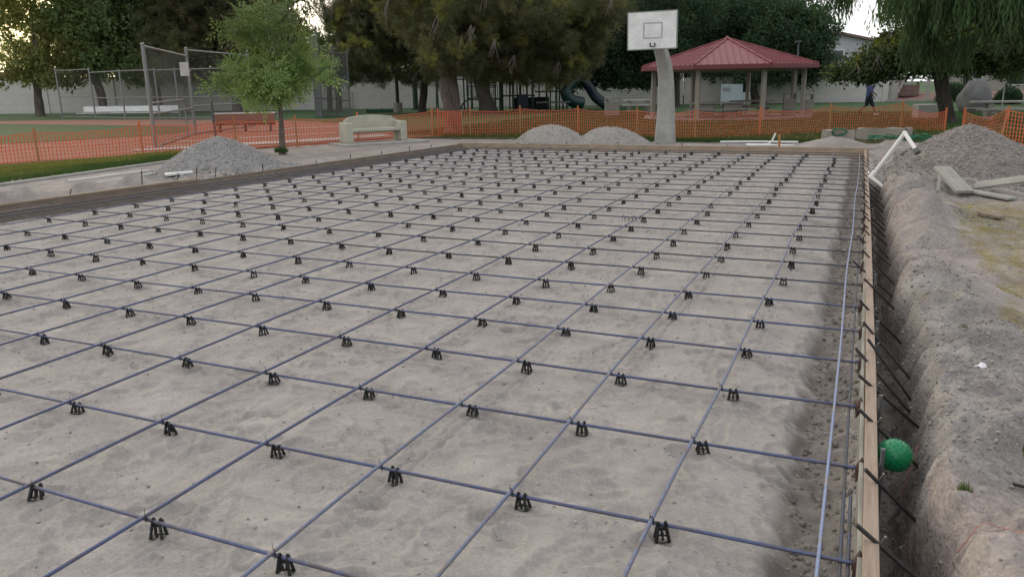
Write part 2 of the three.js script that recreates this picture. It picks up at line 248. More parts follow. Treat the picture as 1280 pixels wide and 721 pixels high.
function gridMesh(name, xs, zs, H, C, m, skip, warp) {
  const nx = xs.length, nz = zs.length, pos = new Float32Array(nx * nz * 3), colr = new Float32Array(nx * nz * 3), uv = new Float32Array(nx * nz * 2), idx = [];
  for (let j = 0; j < nz; j++) for (let i = 0; i < nx; i++) {
    const z = zs[j], x = warp ? warp(xs[i], z) : xs[i], o = j * nx + i, y = H(x, z), c = C(x, z, y);
    pos.set([x, y, z], o * 3); colr.set(c, o * 3); const dx = i ? x - pos[3 * o - 3] : 0, dy = i ? y - pos[3 * o - 2] : 0; uv.set([i ? uv[2 * o - 2] + (Math.abs(dy) > Math.abs(dx) * 0.8 ? Math.hypot(dx, dy) : dx) : x, z], o * 2);
  }
  for (let j = 0; j < nz - 1; j++) for (let i = 0; i < nx - 1; i++) { if (skip && skip((xs[i] + xs[i + 1]) / 2, (zs[j] + zs[j + 1]) / 2)) continue; const a = j * nx + i, b = a + nx; idx.push(a, b, a + 1, b, b + 1, a + 1); }
  const g = new THREE.BufferGeometry(); g.setAttribute('position', new THREE.BufferAttribute(pos, 3)); g.setAttribute('color', new THREE.BufferAttribute(colr, 3)); g.setAttribute('uv', new THREE.BufferAttribute(uv, 2)); g.setIndex(idx); g.computeVertexNormals();
  if (zs[0] > zs[1]) { const ix = g.index.array; for (let i = 0; i < ix.length; i += 3) { const t = ix[i]; ix[i] = ix[i + 1]; ix[i + 1] = t; } g.computeVertexNormals(); }
  const o = new THREE.Mesh(g, m); o.name = numbered(name); o.castShadow = o.receiveShadow = true; scene.add(o); return struct(o);
}
const zFine = [...steps(3.2, 1.6, 60), ...steps(1.6, -3, 390), ...steps(-3, BACK, 350, 0.9), BACK];
{
  const xs = [...steps(-12.4, -6, 130), ...steps(-6, -3, 130), ...steps(-3, RB, 290), RB];
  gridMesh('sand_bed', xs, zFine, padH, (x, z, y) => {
    const w = 0.5 + 0.5 * fbm(x * 0.7, z * 0.7, 4, 0, 71), deep = 0.9 * smooth(-0.14, -0.2, y), dl = smooth(0.05, -0.07, x - leftBoard(z) - mix(0.5, 0.88, smooth(-19, -8, z)) - 0.05 * fbm(z * 1.2, 3, 4)), k = 1 + 0.12 * (w - 0.5) + 0.10 * fbm(x * 3, z * 3, 4, 0, 75) + 0.09 * fbm(x * 9, z * 13, 3, 0, 77);  // dl: dark left-trench soil, with the shade in the trench painted in
    const edgeDark = 0.25 * smooth(-0.6, 0.2, x) * smooth(-2, -6, z) * clamp(0.5 + fbm(x * 2.5, z * 1.1, 3, 0, 79));  // darkens the sand in patches towards the right edge
    const s = k * (1 - edgeDark); return [mix(mix(0.412 * s, 0.235 * k, deep), 0.13 * k, dl), mix(mix(0.386 * s, 0.21 * k, deep), 0.11 * k, dl), mix(mix(0.364 * s, 0.19 * k, deep), 0.095 * k, dl)];
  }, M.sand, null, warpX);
}
{
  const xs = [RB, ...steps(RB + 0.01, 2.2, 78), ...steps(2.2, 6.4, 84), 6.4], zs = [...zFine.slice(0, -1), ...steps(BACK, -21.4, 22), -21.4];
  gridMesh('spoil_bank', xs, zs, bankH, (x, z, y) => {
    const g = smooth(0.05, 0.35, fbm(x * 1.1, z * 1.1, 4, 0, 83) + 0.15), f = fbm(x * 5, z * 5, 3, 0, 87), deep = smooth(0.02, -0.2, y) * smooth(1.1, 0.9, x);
    const moss = smooth(0.3, 0.75, smooth(1.3, 1.9, x) * smooth(-1.4, -3.0, z) * smooth(-10.8, -9.6, z) + 0.5 * fbm(x * 2.2, z * 2.2, 4, 0, 91) - 0.1) * 0.85;
    const speck = smooth(0.34, 0.55, fbm(x * 2.4, z * 2.4, 4, 0, 93)) * 0.4 * smooth(0, -1, z);
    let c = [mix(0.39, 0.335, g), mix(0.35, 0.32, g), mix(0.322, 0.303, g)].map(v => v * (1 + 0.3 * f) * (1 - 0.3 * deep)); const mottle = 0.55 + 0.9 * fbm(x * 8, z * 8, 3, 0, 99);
    const mo = clamp(Math.max(moss * 1.15, speck) * mottle); c = [mix(c[0], 0.28, mo), mix(c[1], 0.24, mo), mix(c[2], 0.09, mo)]; return c;
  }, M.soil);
}
{
  const xs = [-600, -300, -150, -80, -50, -35, -27, ...steps(-20, -12.4, 56), ...steps(-12.4, RB, 96), ...steps(RB, 6.4, 40), 6.4, 7.6, 10, 16, 28, 50, 100, 200, 400, 700];
  const zs = [600, 300, 150, 80, 40, 20, 10, 6, 4.2, ...steps(3.2, BACK, 150), BACK, ...steps(BACK - 0.08, -21.4, 22), -21.4, ...steps(-21.6, -25, 22), -25, -30, -40, -60, -90, -150, -300, -600];
  struct(gridMesh('ground', xs, zs, groundH, (x, z) => { const k = 1 + 0.25 * fbm(x * 1.1, z * 1.1, 4, 0, 95) + 0.12 * fbm(x * 6, z * 6, 3, 0, 97); return [0.41 * k, 0.375 * k, 0.345 * k]; }, M.soil, (x, z) => (x > -12.4 && x < RB && z < 3.2 && z > BACK) || (x > RB && x < 6.4 && z < 3.2 && z > -21.4), warpX));
}
// flat sheets laid on the ground
function sheet(name, pts, y, m, C, cell = 0) {
  const s = new THREE.Shape(pts.map(([x, z]) => new THREE.Vector2(x, -z))), g = new THREE.ShapeGeometry(s); g.rotateX(-Math.PI / 2); g.translate(0, y, 0);
  const p = g.attributes.position, uv = new Float32Array(p.count * 2), cc = new Float32Array(p.count * 3);
  for (let i = 0; i < p.count; i++) { uv.set([p.getX(i), p.getZ(i)], i * 2); cc.set(C ?? [1, 1, 1], i * 3); }
  g.setAttribute('uv', new THREE.BufferAttribute(uv, 2)); g.setAttribute('color', new THREE.BufferAttribute(cc, 3));
  const o = new THREE.Mesh(g, m); o.name = numbered(name); o.receiveShadow = true; scene.add(o); return struct(o);
}
// a curved outline through the corners given, so that the edges of turf and clay are not ruled
function wavy(pts, seed, amp = 0.12) {
  const c = new THREE.CatmullRomCurve3(pts.map(([x, z]) => V(x, 0, z)), true, 'catmullrom', 0.35), n = Math.min(160, pts.length * 14);
  return Array.from({ length: n }, (_, i) => { const q = c.getPoint(i / n); return [q.x + amp * vn(i * 0.7, seed), q.z + amp * vn(i * 0.7, seed + 9)]; });
}
{
  const xs = [-500, -250, -120, ...steps(-80, 20, 90), 20, 40, 80, 160, 400], zs = [...steps(-22.6, -45, 60), ...steps(-45, -75, 20), -75, -120, -250, -500];
  gridMesh('lawn', xs, zs, (x, z) => -0.01 + 0.02 * fbm(x * 0.4, z * 0.4, 2), (x, z) => { const k = 1 + 0.35 * fbm(x * 0.25, z * 0.35, 4, 0, 103), dry = smooth(-33, -25, z + 3 * fbm(x * 0.3, z * 0.3, 3)) * 0.75; return [mix(0.045, 0.125, dry) * k, mix(0.105, 0.10, dry) * k, mix(0.028, 0.03, dry) * k]; }, M.lawn);
}
sheet('outfield_grass', [[-20.5, 20], [-19.5, -10.5], [-18.6, -14.6], [-17, -18], [-15.2, -22.7], [-150, -22.7], [-150, 20]], 0.002, M.lawn, [0.13, 0.14, 0.05]);
sheet('infield_clay', wavy([[-21.2, 2], [-20.8, -10], [-18.8, -14.2], [-17, -18.2], [-15.4, -22.6], [-17, -25.5], [-22, -30], [-29, -34.5], [-36, -36.3], [-44, -36.6], [-51, -35.8], [-58, -32], [-66, -22], [-68, -8], [-50, 4]], 3), 0.018, M.clay);
sheet('infield_turf', wavy([[-58, -28], [-52, -30.5], [-45, -30], [-38, -29.3], [-31.5, -28], [-27.6, -23.5], [-27.8, -19.5], [-29.5, -15.5], [-36, -8], [-50, -8]], 13), 0.03, M.lawn, [0.075, 0.115, 0.035]);
sheet('concrete_slab', [[-20.9, -15.2], [-20.2, -14.9], [-16.9, -19.5], [-16.0, -23], [-17.2, -24], [-18.3, -20.6]], 0.04, M.conc);
// chalk lines on the clay
{
  const line = (ax, az, bx_, bz, w) => { const dx = bx_ - ax, dz = bz - az, l = Math.hypot(dx, dz); const g = bx(l, 0.012, w, (ax + bx_) / 2, 0.036, (az + bz) / 2, -Math.atan2(dz, dx)); return g; };
  struct(obj('chalk_line', line(-22.5, -18.6, -19.5, -24.8, 0.12), M.white)); struct(obj('chalk_line', line(-21.3, -16.2, -18.6, -19.2, 0.14), M.white)); struct(obj('chalk_line', line(-25.5, -25.2, -22, -30.4, 0.12), M.white));
}
// edging kerb between path and grass strip
{
  const t = thing('concrete_curb', 'long pale concrete curb between the dirt path and the left grass strip', 'curb', [0, 0, 0]);
  const P = [[-15.4, 3], [-15.6, -2.5], [-15.82, -7.6], [-16.2, -10.4], [-16.6, -13.2], [-16.2, -15.4]];
  for (let i = 0; i < P.length - 1; i++) { const [a, b] = [P[i], P[i + 1]], l = Math.hypot(b[0] - a[0], b[1] - a[1]); obj('curb_section', bx(l - 0.012, 0.16, 0.15, (a[0] + b[0]) / 2, -0.055, (a[1] + b[1]) / 2, -Math.atan2(b[1] - a[1], b[0] - a[0]), 0, 0, 0.015), M.conc, t); }
}
// ---------- stones and clods strewn about ----------
const stoneGeo = [1, 2, 3].map(s => { const g = mergeVertices(new THREE.IcosahedronGeometry(1, 1).deleteAttribute('uv').deleteAttribute('normal')); const p = g.attributes.position; for (let i = 0; i < p.count; i++) { const x = p.getX(i), y = p.getY(i), z = p.getZ(i), k = 1 + 0.35 * vn3(x * 1.6 + s * 5, y * 1.6, z * 1.6); p.setXYZ(i, x * k, y * k * 0.72, z * k); } g.computeVertexNormals(); return g; });
function scatter(name, geo, m, n, place, parent = scene, shade = 0.25, seed = 1, tint) {
  const o = new THREE.InstancedMesh(geo, m, n), r = rng(seed), mt = new THREE.Matrix4(), q = new THREE.Quaternion(), e = new THREE.Euler(), c = new THREE.Color(); let k = 0;
  for (let i = 0; i < n; i++) { const p = place(r, i); if (!p) continue; e.set(...(p.rot ?? [r() * 6.3, r() * 6.3, r() * 6.3])); q.setFromEuler(e); const s = p.s; mt.compose(V(p.x, p.y, p.z), q, Array.isArray(s) ? V(...s) : V(s, s, s)); o.setMatrixAt(k, mt); const v = 1 + shade * (2 * r() - 1); const tt = p.c ?? tint?.(r) ?? [1, 1, 1]; c.setRGB(tt[0] * v, tt[1] * v, tt[2] * v); o.setColorAt(k, c); k++; }
  o.count = k; o.name = parent === scene ? numbered(name) : name; o.castShadow = o.receiveShadow = true; parent.add(o); return stuff(o);
}
tag(scatter('pebbles', stoneGeo[0], M.pebble, 26000, r => { const z = 3 - Math.pow(r(), 1.3) * 20, x = mix(leftBoard(z) + 0.3, 0.62, r()), s = 0.002 + 0.009 * Math.pow(r(), 5); return { x, z, y: padH(x, z) + s * 0.3, s }; }, scene, 0.3, 7), 'tiny pebbles and crumbs strewn over the levelled sand', 'pebbles');
tag(scatter('trench_clods', stoneGeo[1], mat([0.22, 0.2, 0.18], { roughness: 1 }), 3800, r => { const z = 3 - r() * 20, x = r() < 0.65 ? 0.34 + r() * 0.29 : 0.74 + r() * 0.12, s = 0.004 + 0.014 * Math.pow(r(), 3); return { x, z, y: (x < RB ? padH(x, z) : bankH(x, z)) + s * 0.3, s }; }, scene, 0.25, 8), 'crumbled earth clods lying along the trench by the right board', 'clods');
tag(scatter('spoil_gravel', stoneGeo[2], mat([0.285, 0.27, 0.255], { roughness: 1 }), 60000, r => { const z = 2.6 - Math.pow(r(), 0.9) * 17, x = 0.9 + Math.pow(r(), 1.2) * 4.2, d = fbm(x * 1.1, z * 1.1, 4, 0, 83) + 0.15; if (r() > 0.06 + 1.6 * smooth(0.05, 0.4, d)) return null; const s = 0.0025 + 0.010 * Math.pow(r(), 4); return { x, z, y: bankH(x, z) + s * 0.25, s }; }, scene, 0.3, 9), 'grey crushed gravel strewn over the right spoil bank', 'gravel');
// ---------- form boards round the pad ----------
function formBoard(name, label, runs, m, h = 0.15, top = 0.05, w = 0.04) {     // runs: corner points of the planks, end to end
  const t = thing(name, label, 'form board');
  for (let i = 0; i < runs.length - 1; i++) {
    const [a, b] = [runs[i], runs[i + 1]], l = Math.hypot(b[0] - a[0], b[1] - a[1]), dy = 0.008 * vn(i * 3.7, l), g = new RoundedBoxGeometry(l - 0.004, h, w, 2, 0.005); g.translate(0, 0, 0);
    g.rotateY(-Math.atan2(b[1] - a[1], b[0] - a[0])); g.translate((a[0] + b[0]) / 2, top - h / 2 + dy, (a[1] + b[1]) / 2); obj('plank', g, m, t);
  }
  return t;
}
const rBoard = formBoard('form_board', 'long pinkish lumber form board along the right trench', [[0.672, 2.9], [0.668, 0.4], [0.675, -2.05], [0.668, -4.5], [0.663, -7.4], [0.65, -10.4], [0.635, -13.4], [0.61, -16.4], [0.60, -19.2]], M.wood, 0.6, 0.055, 0.058);
{
  // a second thin board on the inner face and the pencil gap between them
  for (const [a, b] of [[2.9, -2.0], [-2.0, -6.9]]) obj('facing_strip', bx(0.018, 0.2, a - b - 0.01, 0.632, -0.075, (a + b) / 2, 0, 0, 0, 0.003), M.woodGrey, rBoard);
}
formBoard('form_board', 'tan lumber form board across the far end below the backboard', [[-11.2, BACK - 0.02], [-8.1, BACK], [-5.2, BACK + 0.03], [-2.3, BACK], [0.78, BACK - 0.02]], M.woodTan, 0.6, 0.09, 0.05);
const lBoard = formBoard('form_board', 'brown lumber form board along the left edge of the pad', [3.2, 0.4, -2.6, -5.6, -8.6, -11.6, -14.6, -17.2, -19.2].map(z => [leftBoard(z) - 0.03, z]), M.woodDark, 0.6, 0.06, 0.045);

for (let i = 0; i < 4; i++) { const z0 = 2.9 - i * 3, z1 = z0 - 2.98, x0 = leftBoard(z0) - 0.035, x1 = leftBoard(z1) - 0.035; obj('top_strip', bx(Math.hypot(x1 - x0, z1 - z0), 0.03, 0.06, (x0 + x1) / 2, 0.082, (z0 + z1) / 2, -Math.atan2(z1 - z0, x1 - x0), 0, 0, 0.004), M.woodTan, lBoard); }
// ---------- the rebar mat ----------
function bar(name, label, path, r, m, group) {
  const o = obj(name, tube(path, r, Math.max(30, path.length * 3), 7), m); return tag(o, label, 'rebar', group);
}
NEAR.forEach((_, c) => {
  const pts = []; for (let z = 2.5; z > -19; z -= 0.72) pts.push([colX(c, z), 0.0 + 0.006 * vn(z * 1.1, c * 5.3), z]); pts.push([colX(c, -19), 0, -19]);
  bar('long_rebar', `blue-grey rebar running to the far end, ${ORD[c + 1]} line of chairs from the right`, pts, 0.0092, c < 3 ? M.rebarPale : M.rebar);
});
{
  const P = (x, y, s, z1 = 2.5, z0 = -18.7) => { const p = []; for (let z = z1; z > z0; z -= 0.75) p.push([x + 0.012 * vn(z * 0.4, s), y + 0.005 * vn(z * 0.9, s + 3), z]); return p; };
  bar('long_rebar', 'pale blue rebar running the length of the right trench, clear of the chairs', P(0.485, 0.0, 2), 0.0085, mat([0.3, 0.35, 0.5], { map: T.bar, roughness: 0.4, metalness: 0.4 }));
  bar('long_rebar', 'dark rebar running beside the right board, under the ends of the crossbars', P(0.568, -0.03, 31), 0.008, M.rebarDark);
  bar('long_rebar', 'short dark lap rebar tied against the outer trench bar, nearest the camera', P(0.59, -0.032, 51, 2.5, -0.62), 0.008, M.rebarDark);
  for (const [i, dx] of [[0, 0.3], [1, 0.58]]) { const p = []; for (let z = 2.5; z > -18.7; z -= 0.8) p.push([leftBoard(z) + dx + 0.02 * vn(z * 0.5, i), -0.01 - i * 0.01, z]); bar('long_rebar', i ? 'dark rebar over the left trench, the one nearer the sand' : 'dark rebar over the left trench, the one beside the left board', p, 0.0085, M.rebarDark); }
}
rows.forEach((z0, k) => {
  const n = rows.length - k, r = rng(300 + k), z = z0, pts = [];
  for (let x = 0.60 + 0.02 * r(); x > leftBoard(z) + 0.25; x -= 0.7) pts.push([x, -0.016 + 0.004 * vn(x * 1.3, k * 7.7), rowAt(z, x)]);
  const o = bar('cross_rebar', `rebar crossbar, ${ORD[n]} from the far form board`, pts, 0.0086, k > 7 ? M.rebarDark : M.rebar);
  // rusty hooked end with a twist of wire, near the right board
  const e = pts[0], end = [];
  if (z > -13) {
    const j = r() * 0.6 - 0.3; end.push(taper([[e[0] + 0.014, 0.045, e[2] - 0.004 + 0.02 * j, 0.003], [e[0] + 0.012, 0.008, e[2] + 0.004, 0.019], [e[0] + 0.008, -0.028, e[2] + 0.006, 0.017], [e[0] - 0.004, -0.085, e[2] + 0.03 * j, 0.003]], 6, 2, 0.3, k + 1));
    obj('hooked_end', end, M.rust, o);
    const w = []; for (let q = 0; q < 3; q++) w.push(tube([[e[0] - 0.02 + 0.012 * q, -0.045, e[2] - 0.012], [e[0] - 0.02 + 0.012 * q, -0.008, e[2] - 0.015], [e[0] - 0.01 + 0.012 * q, 0.0, e[2] + 0.016], [e[0] - 0.01 + 0.012 * q, -0.04, e[2] + 0.012]], 0.0018, 8, 4)); w.push(tube([[e[0], 0, e[2]], [e[0] + 0.03, 0.02, e[2] + 0.02], [e[0] + 0.05, 0.01, e[2] + 0.04]], 0.0015, 6, 4));
    obj('tie_wire', w, M.wire, o);
  }
  // wire ties where it meets the long bars
  const ties = [];
  if (z > -9) NEAR.forEach((_, c) => { const x = colX(c, z), zz = rowAt(z, x); if (seen(x, 0, zz, 0.1)) { ties.push(tube([[x - 0.012, -0.026, zz - 0.012], [x - 0.006, 0.009, zz - 0.004], [x + 0.008, 0.009, zz + 0.006], [x + 0.012, -0.026, zz + 0.012]], 0.0022, 6, 4), rod([x - 0.004, 0.004, zz], [x - 0.012 - 0.01 * r(), 0.018 + 0.012 * r(), zz - 0.012], 0.0017, 0.0012, 4)); } });
  if (ties.length) stuff(obj('tie_wires', ties, M.wire, o));
});

// ---------- plastic chairs that carry the bars ----------
function chairParts() {                                              // origin on the sand under the crossbar, bar along x at y = 0.075
  const leg = (sx, sz) => taper([[sx * 0.034, 0.002, sz * 0.025, 0.0095], [sx * 0.027, 0.04, sz * 0.018, 0.0088], [sx * 0.020, 0.078, sz * 0.010, 0.0088]], 6, 2);
  const ring = new THREE.TorusGeometry(0.037, 0.004, 6, 20); ring.rotateX(Math.PI / 2); ring.scale(1.05, 1, 0.85); ring.translate(0, 0.004, 0);
  const web = [bx(0.046, 0.02, 0.02, 0, 0.060, 0, 0, 0, 0, 0.004), bx(0.01, 0.05, 0.008, 0, 0.032, 0.022, 0, 0, 0.2), bx(0.01, 0.05, 0.008, 0, 0.032, -0.022, 0, 0, -0.2)];
  const prong = s => taper([[s * 0.020, 0.066, 0, 0.0105], [s * 0.020, 0.083, 0, 0.0105], [s * 0.017, 0.089, 0, 0.007]], 7, 2);
  return { leg, ring, web, prong };
}
{
  const cp = chairParts(), full = thing('rebar_chair', '', 'rebar chair'); scene.remove(full);
  for (const [a, b] of [[-1, -1], [-1, 1], [1, -1], [1, 1]]) obj('leg', cp.leg(a, b), M.chair, full);
  obj('base_ring', cp.ring, M.chairRing, full); obj('saddle', cp.web, M.chair, full); obj('prong', cp.prong(-1), M.chair, full); obj('prong', cp.prong(1), M.chair, full);
  const simple = new THREE.Mesh(boxUV(join([cp.leg(-1, -1), cp.leg(-1, 1), cp.leg(1, -1), cp.leg(1, 1), cp.ring.clone(), ...cp.web, cp.prong(-1), cp.prong(1)])), M.chair); simple.castShadow = simple.receiveShadow = true;
  used.rebar_chair = -1;
  const spots = [], r = rng(77);
  rows.forEach((z, k) => { if (z < -18.5) return; NEAR.forEach((_, c) => {
    const x0 = colX(c, z), x = x0 + 0.046 + 0.035 * r() - (r() < 0.06 ? 0.05 : 0), zz = rowAt(z, x), turn = (r() - 0.5) * 0.9 + (r() < 0.25 ? 0.5 : 0), y = padH(x, zz), j = r();
    if (x < leftBoard(zz) + 0.55 || !seen(x, 0, zz, 0.03) || j < 0.015) return;
    spots.push({ x, y, z: zz, turn, j, label: `black plastic rebar chair in the ${ORD[c + 1]} column from the right, ${ORD[rows.length - k]} from the far board`, d: Math.hypot(x - 0.5, zz - 3) });
  }); });
  spots.sort((a, b) => a.d - b.d);
  const rest = [];
  spots.forEach((s, i) => {
    if (i >= 300) { rest.push(simple.geometry.clone().applyMatrix4(new THREE.Matrix4().makeRotationY(s.turn).setPosition(s.x, s.y + 0.002, s.z))); return; }
    const o = s.d < 8.5 ? full.clone() : simple.clone(); o.name = numbered('rebar_chair'); o.position.set(s.x, clamp(s.y, -0.092, -0.066), s.z); o.rotation.y = s.turn; o.scale.y = (-0.010 - o.position.y) / 0.079; o.rotation.z = 0.16 * (s.j - 0.5); o.rotation.x = 0.12 * Math.sin(i * 7.7); o.scale.x = o.scale.z = 0.82; scene.add(o); tag(o, s.label, 'rebar chair', 'rebar chairs under the crossings of the mat');
  });
  console.log('chairs', spots.length);
  if (rest.length) tag(stuff(obj('rebar_chairs', rest, M.chair)), 'many tiny black rebar chairs in the far left corner of the mat', 'rebar chairs');
}

// ---------- slanted steel stakes and upright form stakes along the right board ----------
{
  const Z = [[1.25, 0.62], [0.62, 0.6], [0.02, 0.61], [-0.48, 0.64], [-1.2, 0.61], [-1.72, 0.6], [-2.22, 0.58], [-2.42, 0.65], [-2.85, 0.62], [-3.45, 0.59], [-4.2, 0.62], [-4.9, 0.52], [-5.5, 0.6], [-6.3, 0.55], [-6.75, 0.62], [-7.2, 0.58], [-7.8, 0.6], [-8.3, 0.56], [-8.9, 0.6], [-9.5, 0.57], [-10.1, 0.59], [-10.8, 0.57], [-11.4, 0.56], [-12.1, 0.57], [-12.9, 0.56], [-13.8, 0.55], [-14.7, 0.55], [-15.6, 0.54], [-16.6, 0.53]], r = rng(91);
  Z.forEach(([z, x], i) => {
    const y1 = 0.115 + 0.02 * r(), dz = (r() - 0.5) * 0.3, xe = 0.93 + 0.06 * r();
    const o = obj('steel_stake', [rod([x, y1, z], [xe, -0.2 - 0.04 * r(), z + dz], 0.0095, 0.0085, 7)], M.steel);
    const f = (0.70 - x) / (xe - x), yy = mix(y1, -0.2, f), zz = z + dz * f; if (z > -6) obj('nail', [rod([0.70, yy + 0.004, zz], [0.716, yy + 0.045, zz + 0.01], 0.0028, 0.0028, 5), rod([0.716, yy + 0.045, zz + 0.01], [0.7165, yy + 0.047, zz + 0.0105], 0.006, 0.006, 6)], M.galv, o);
    tag(o, `dark steel stake slanting over the right board, ${ORD[Z.length - i]} from the far corner`, 'stake', 'stakes slanting over the right board');
  });
  [0.7, -0.72, -1.42, -2.9, -4.4, -6.2, -8.4].forEach((z, i) => tag(obj('form_stake', [rod([0.722, -0.42, z], [0.716, 0.13, z + 0.02], 0.010, 0.010, 7), rod([0.716, 0.13, z + 0.02], [0.7155, 0.137, z + 0.02], 0.013, 0.012, 7)], M.galvDark), `upright grey form stake against the right board, ${ORD[i + 1]} from the camera`, 'form stake', 'upright form stakes'));
  // rebar stubs along the left board and far board
  [[-6.3, 0.3, 0.25], [-7.8, 0.5, 0.1], [-8.55, 0.35, 0.3], [-9.05, 0.42, 0.2], [-9.5, 0.36, 0.35], [-10.9, 0.36, -0.05], [-12.6, 0.26, 0.2], [-13.9, 0.3, 0.1], [-15.2, 0.28, 0.25], [-16.5, 0.3, 0.15], [-17.6, 0.26, 0.2]].forEach(([z, h, lean], i) => { const x = leftBoard(z) - 0.09; tag(obj('rebar_stub', rod([x + 0.03, -0.2, z + 0.05], [x - lean * 0.5, -0.2 + h + 0.06, z - lean * 0.8], 0.011, 0.011, 6), M.steel), `dark rebar stub standing out of the dirt at the left board, ${ORD[i + 1]} from the camera`, 'rebar stub', 'stubs along the left board'); });
  [-9.2, -7.6, -6.0, -4.15, -2.9].forEach((x, i) => tag(obj('rebar_stub', rod([x, -0.3, BACK - 0.06], [x + 0.02, 0.11 + 0.04 * (i % 2), BACK - 0.07], 0.014, 0.014, 6), M.steel), `short dark stub behind the far form board, ${ORD[i + 1]} from the left`, 'rebar stub', 'stubs along the far board'));
}

// ---------- ball, pipes, planks, litter ----------
{
  const g = new THREE.SphereGeometry(0.083, 40, 26), list = [], r = rng(3);
  const t = thing('spiky_ball', 'green knobbly rubber ball wedged in the trench beside the right board', 'ball', [0.790, -0.045, -1.05], 0.4);
  obj('shell', g, M.ball, t);
  for (let i = 0; i < 150; i++) { const y = 1 - 2 * (i + 0.5) / 150, a = i * 2.39996, q = Math.sqrt(1 - y * y), n = V(q * Math.cos(a), y, q * Math.sin(a)), s = new THREE.ConeGeometry(0.0042, 0.009, 6); s.translate(0, 0.003, 0); s.applyQuaternion(new THREE.Quaternion().setFromUnitVectors(V(0, 1, 0), n)); s.translate(n.x * 0.083, n.y * 0.083, n.z * 0.083); list.push(s); }
  stuff(obj('knobs', list, M.ball, t));
}
{
  const t = thing('pvc_pipe', 'white plastic pipe bent like a peak over the end of the right trench', 'pipe', [0, 0, 0]);
  const A = [0.745, 0.16, -12.5], B = [1.17, 0.88, -12.45], C = [1.37, 0.60, -12.15];
  obj('pipe', rod(A, B, 0.034, 0.034, 14), M.pvc, t); obj('pipe', rod(B, C, 0.034, 0.034, 14), M.pvc, t);
  const el = new THREE.SphereGeometry(0.042, 14, 10); el.translate(...B); obj('elbow', el, M.pvc, t);
  obj('elbow', [rod([0.70, 0.085, -12.5], A, 0.05, 0.05, 14), rod(A, [0.765, 0.20, -12.5], 0.05, 0.05, 14)], M.pvc, t);
  obj('pipe', rod([0.70, 0.10, -12.5], [0.92, -0.05, -12.2], 0.034, 0.034, 12), M.pvcOld, t);
  obj('collar', rod([1.352, 0.625, -12.17], [1.39, 0.57, -12.12], 0.05, 0.05, 14), M.galvDark, t);
}
const pipe = (label, pts, r, m = M.pvcOld) => tag(obj('plastic_pipe', tube(pts, r, 24, 8), m), label, 'pipe');
pipe('longer white plastic pipe lying on the dirt left of the grey gravel pile', [[-14.5, 0.05, -8.1], [-14.4, 0.06, -8.7], [-14.45, 0.06, -9.2], [-14.2, 0.09, -9.95]], 0.026);
pipe('thin white pipe lying nearest the left board beside the longer pipe', [[-13.5, 0.06, -7.75], [-13.6, 0.07, -8.8], [-13.75, 0.08, -9.8]], 0.018);
pipe('long white pipe lying on the dirt behind the far form board', [[-3.4, 0.06, -21.3], [-2.6, 0.07, -21.4], [-1.2, 0.07, -21.45]], 0.028, M.pvc);
pipe('short white pipe with an upturned end by the wooden lath', [[-2.55, 0.05, -20.55], [-1.95, 0.06, -20.75], [-1.88, 0.12, -20.77], [-1.78, 0.36, -20.8]], 0.026, M.pvc);
pipe('white pipe lying flat in front of the upturned pipe', [[-2.5, 0.05, -20.3], [-1.2, 0.06, -20.35]], 0.024, M.pvc);
tag(obj('concrete_slab_piece', bx(0.55, 0.05, 0.3, -12.95, 0.1, -9.6, 0.9, 0.05, 0, 0.01), M.white), 'small white slab lying at the foot of the grey gravel pile', 'slab');
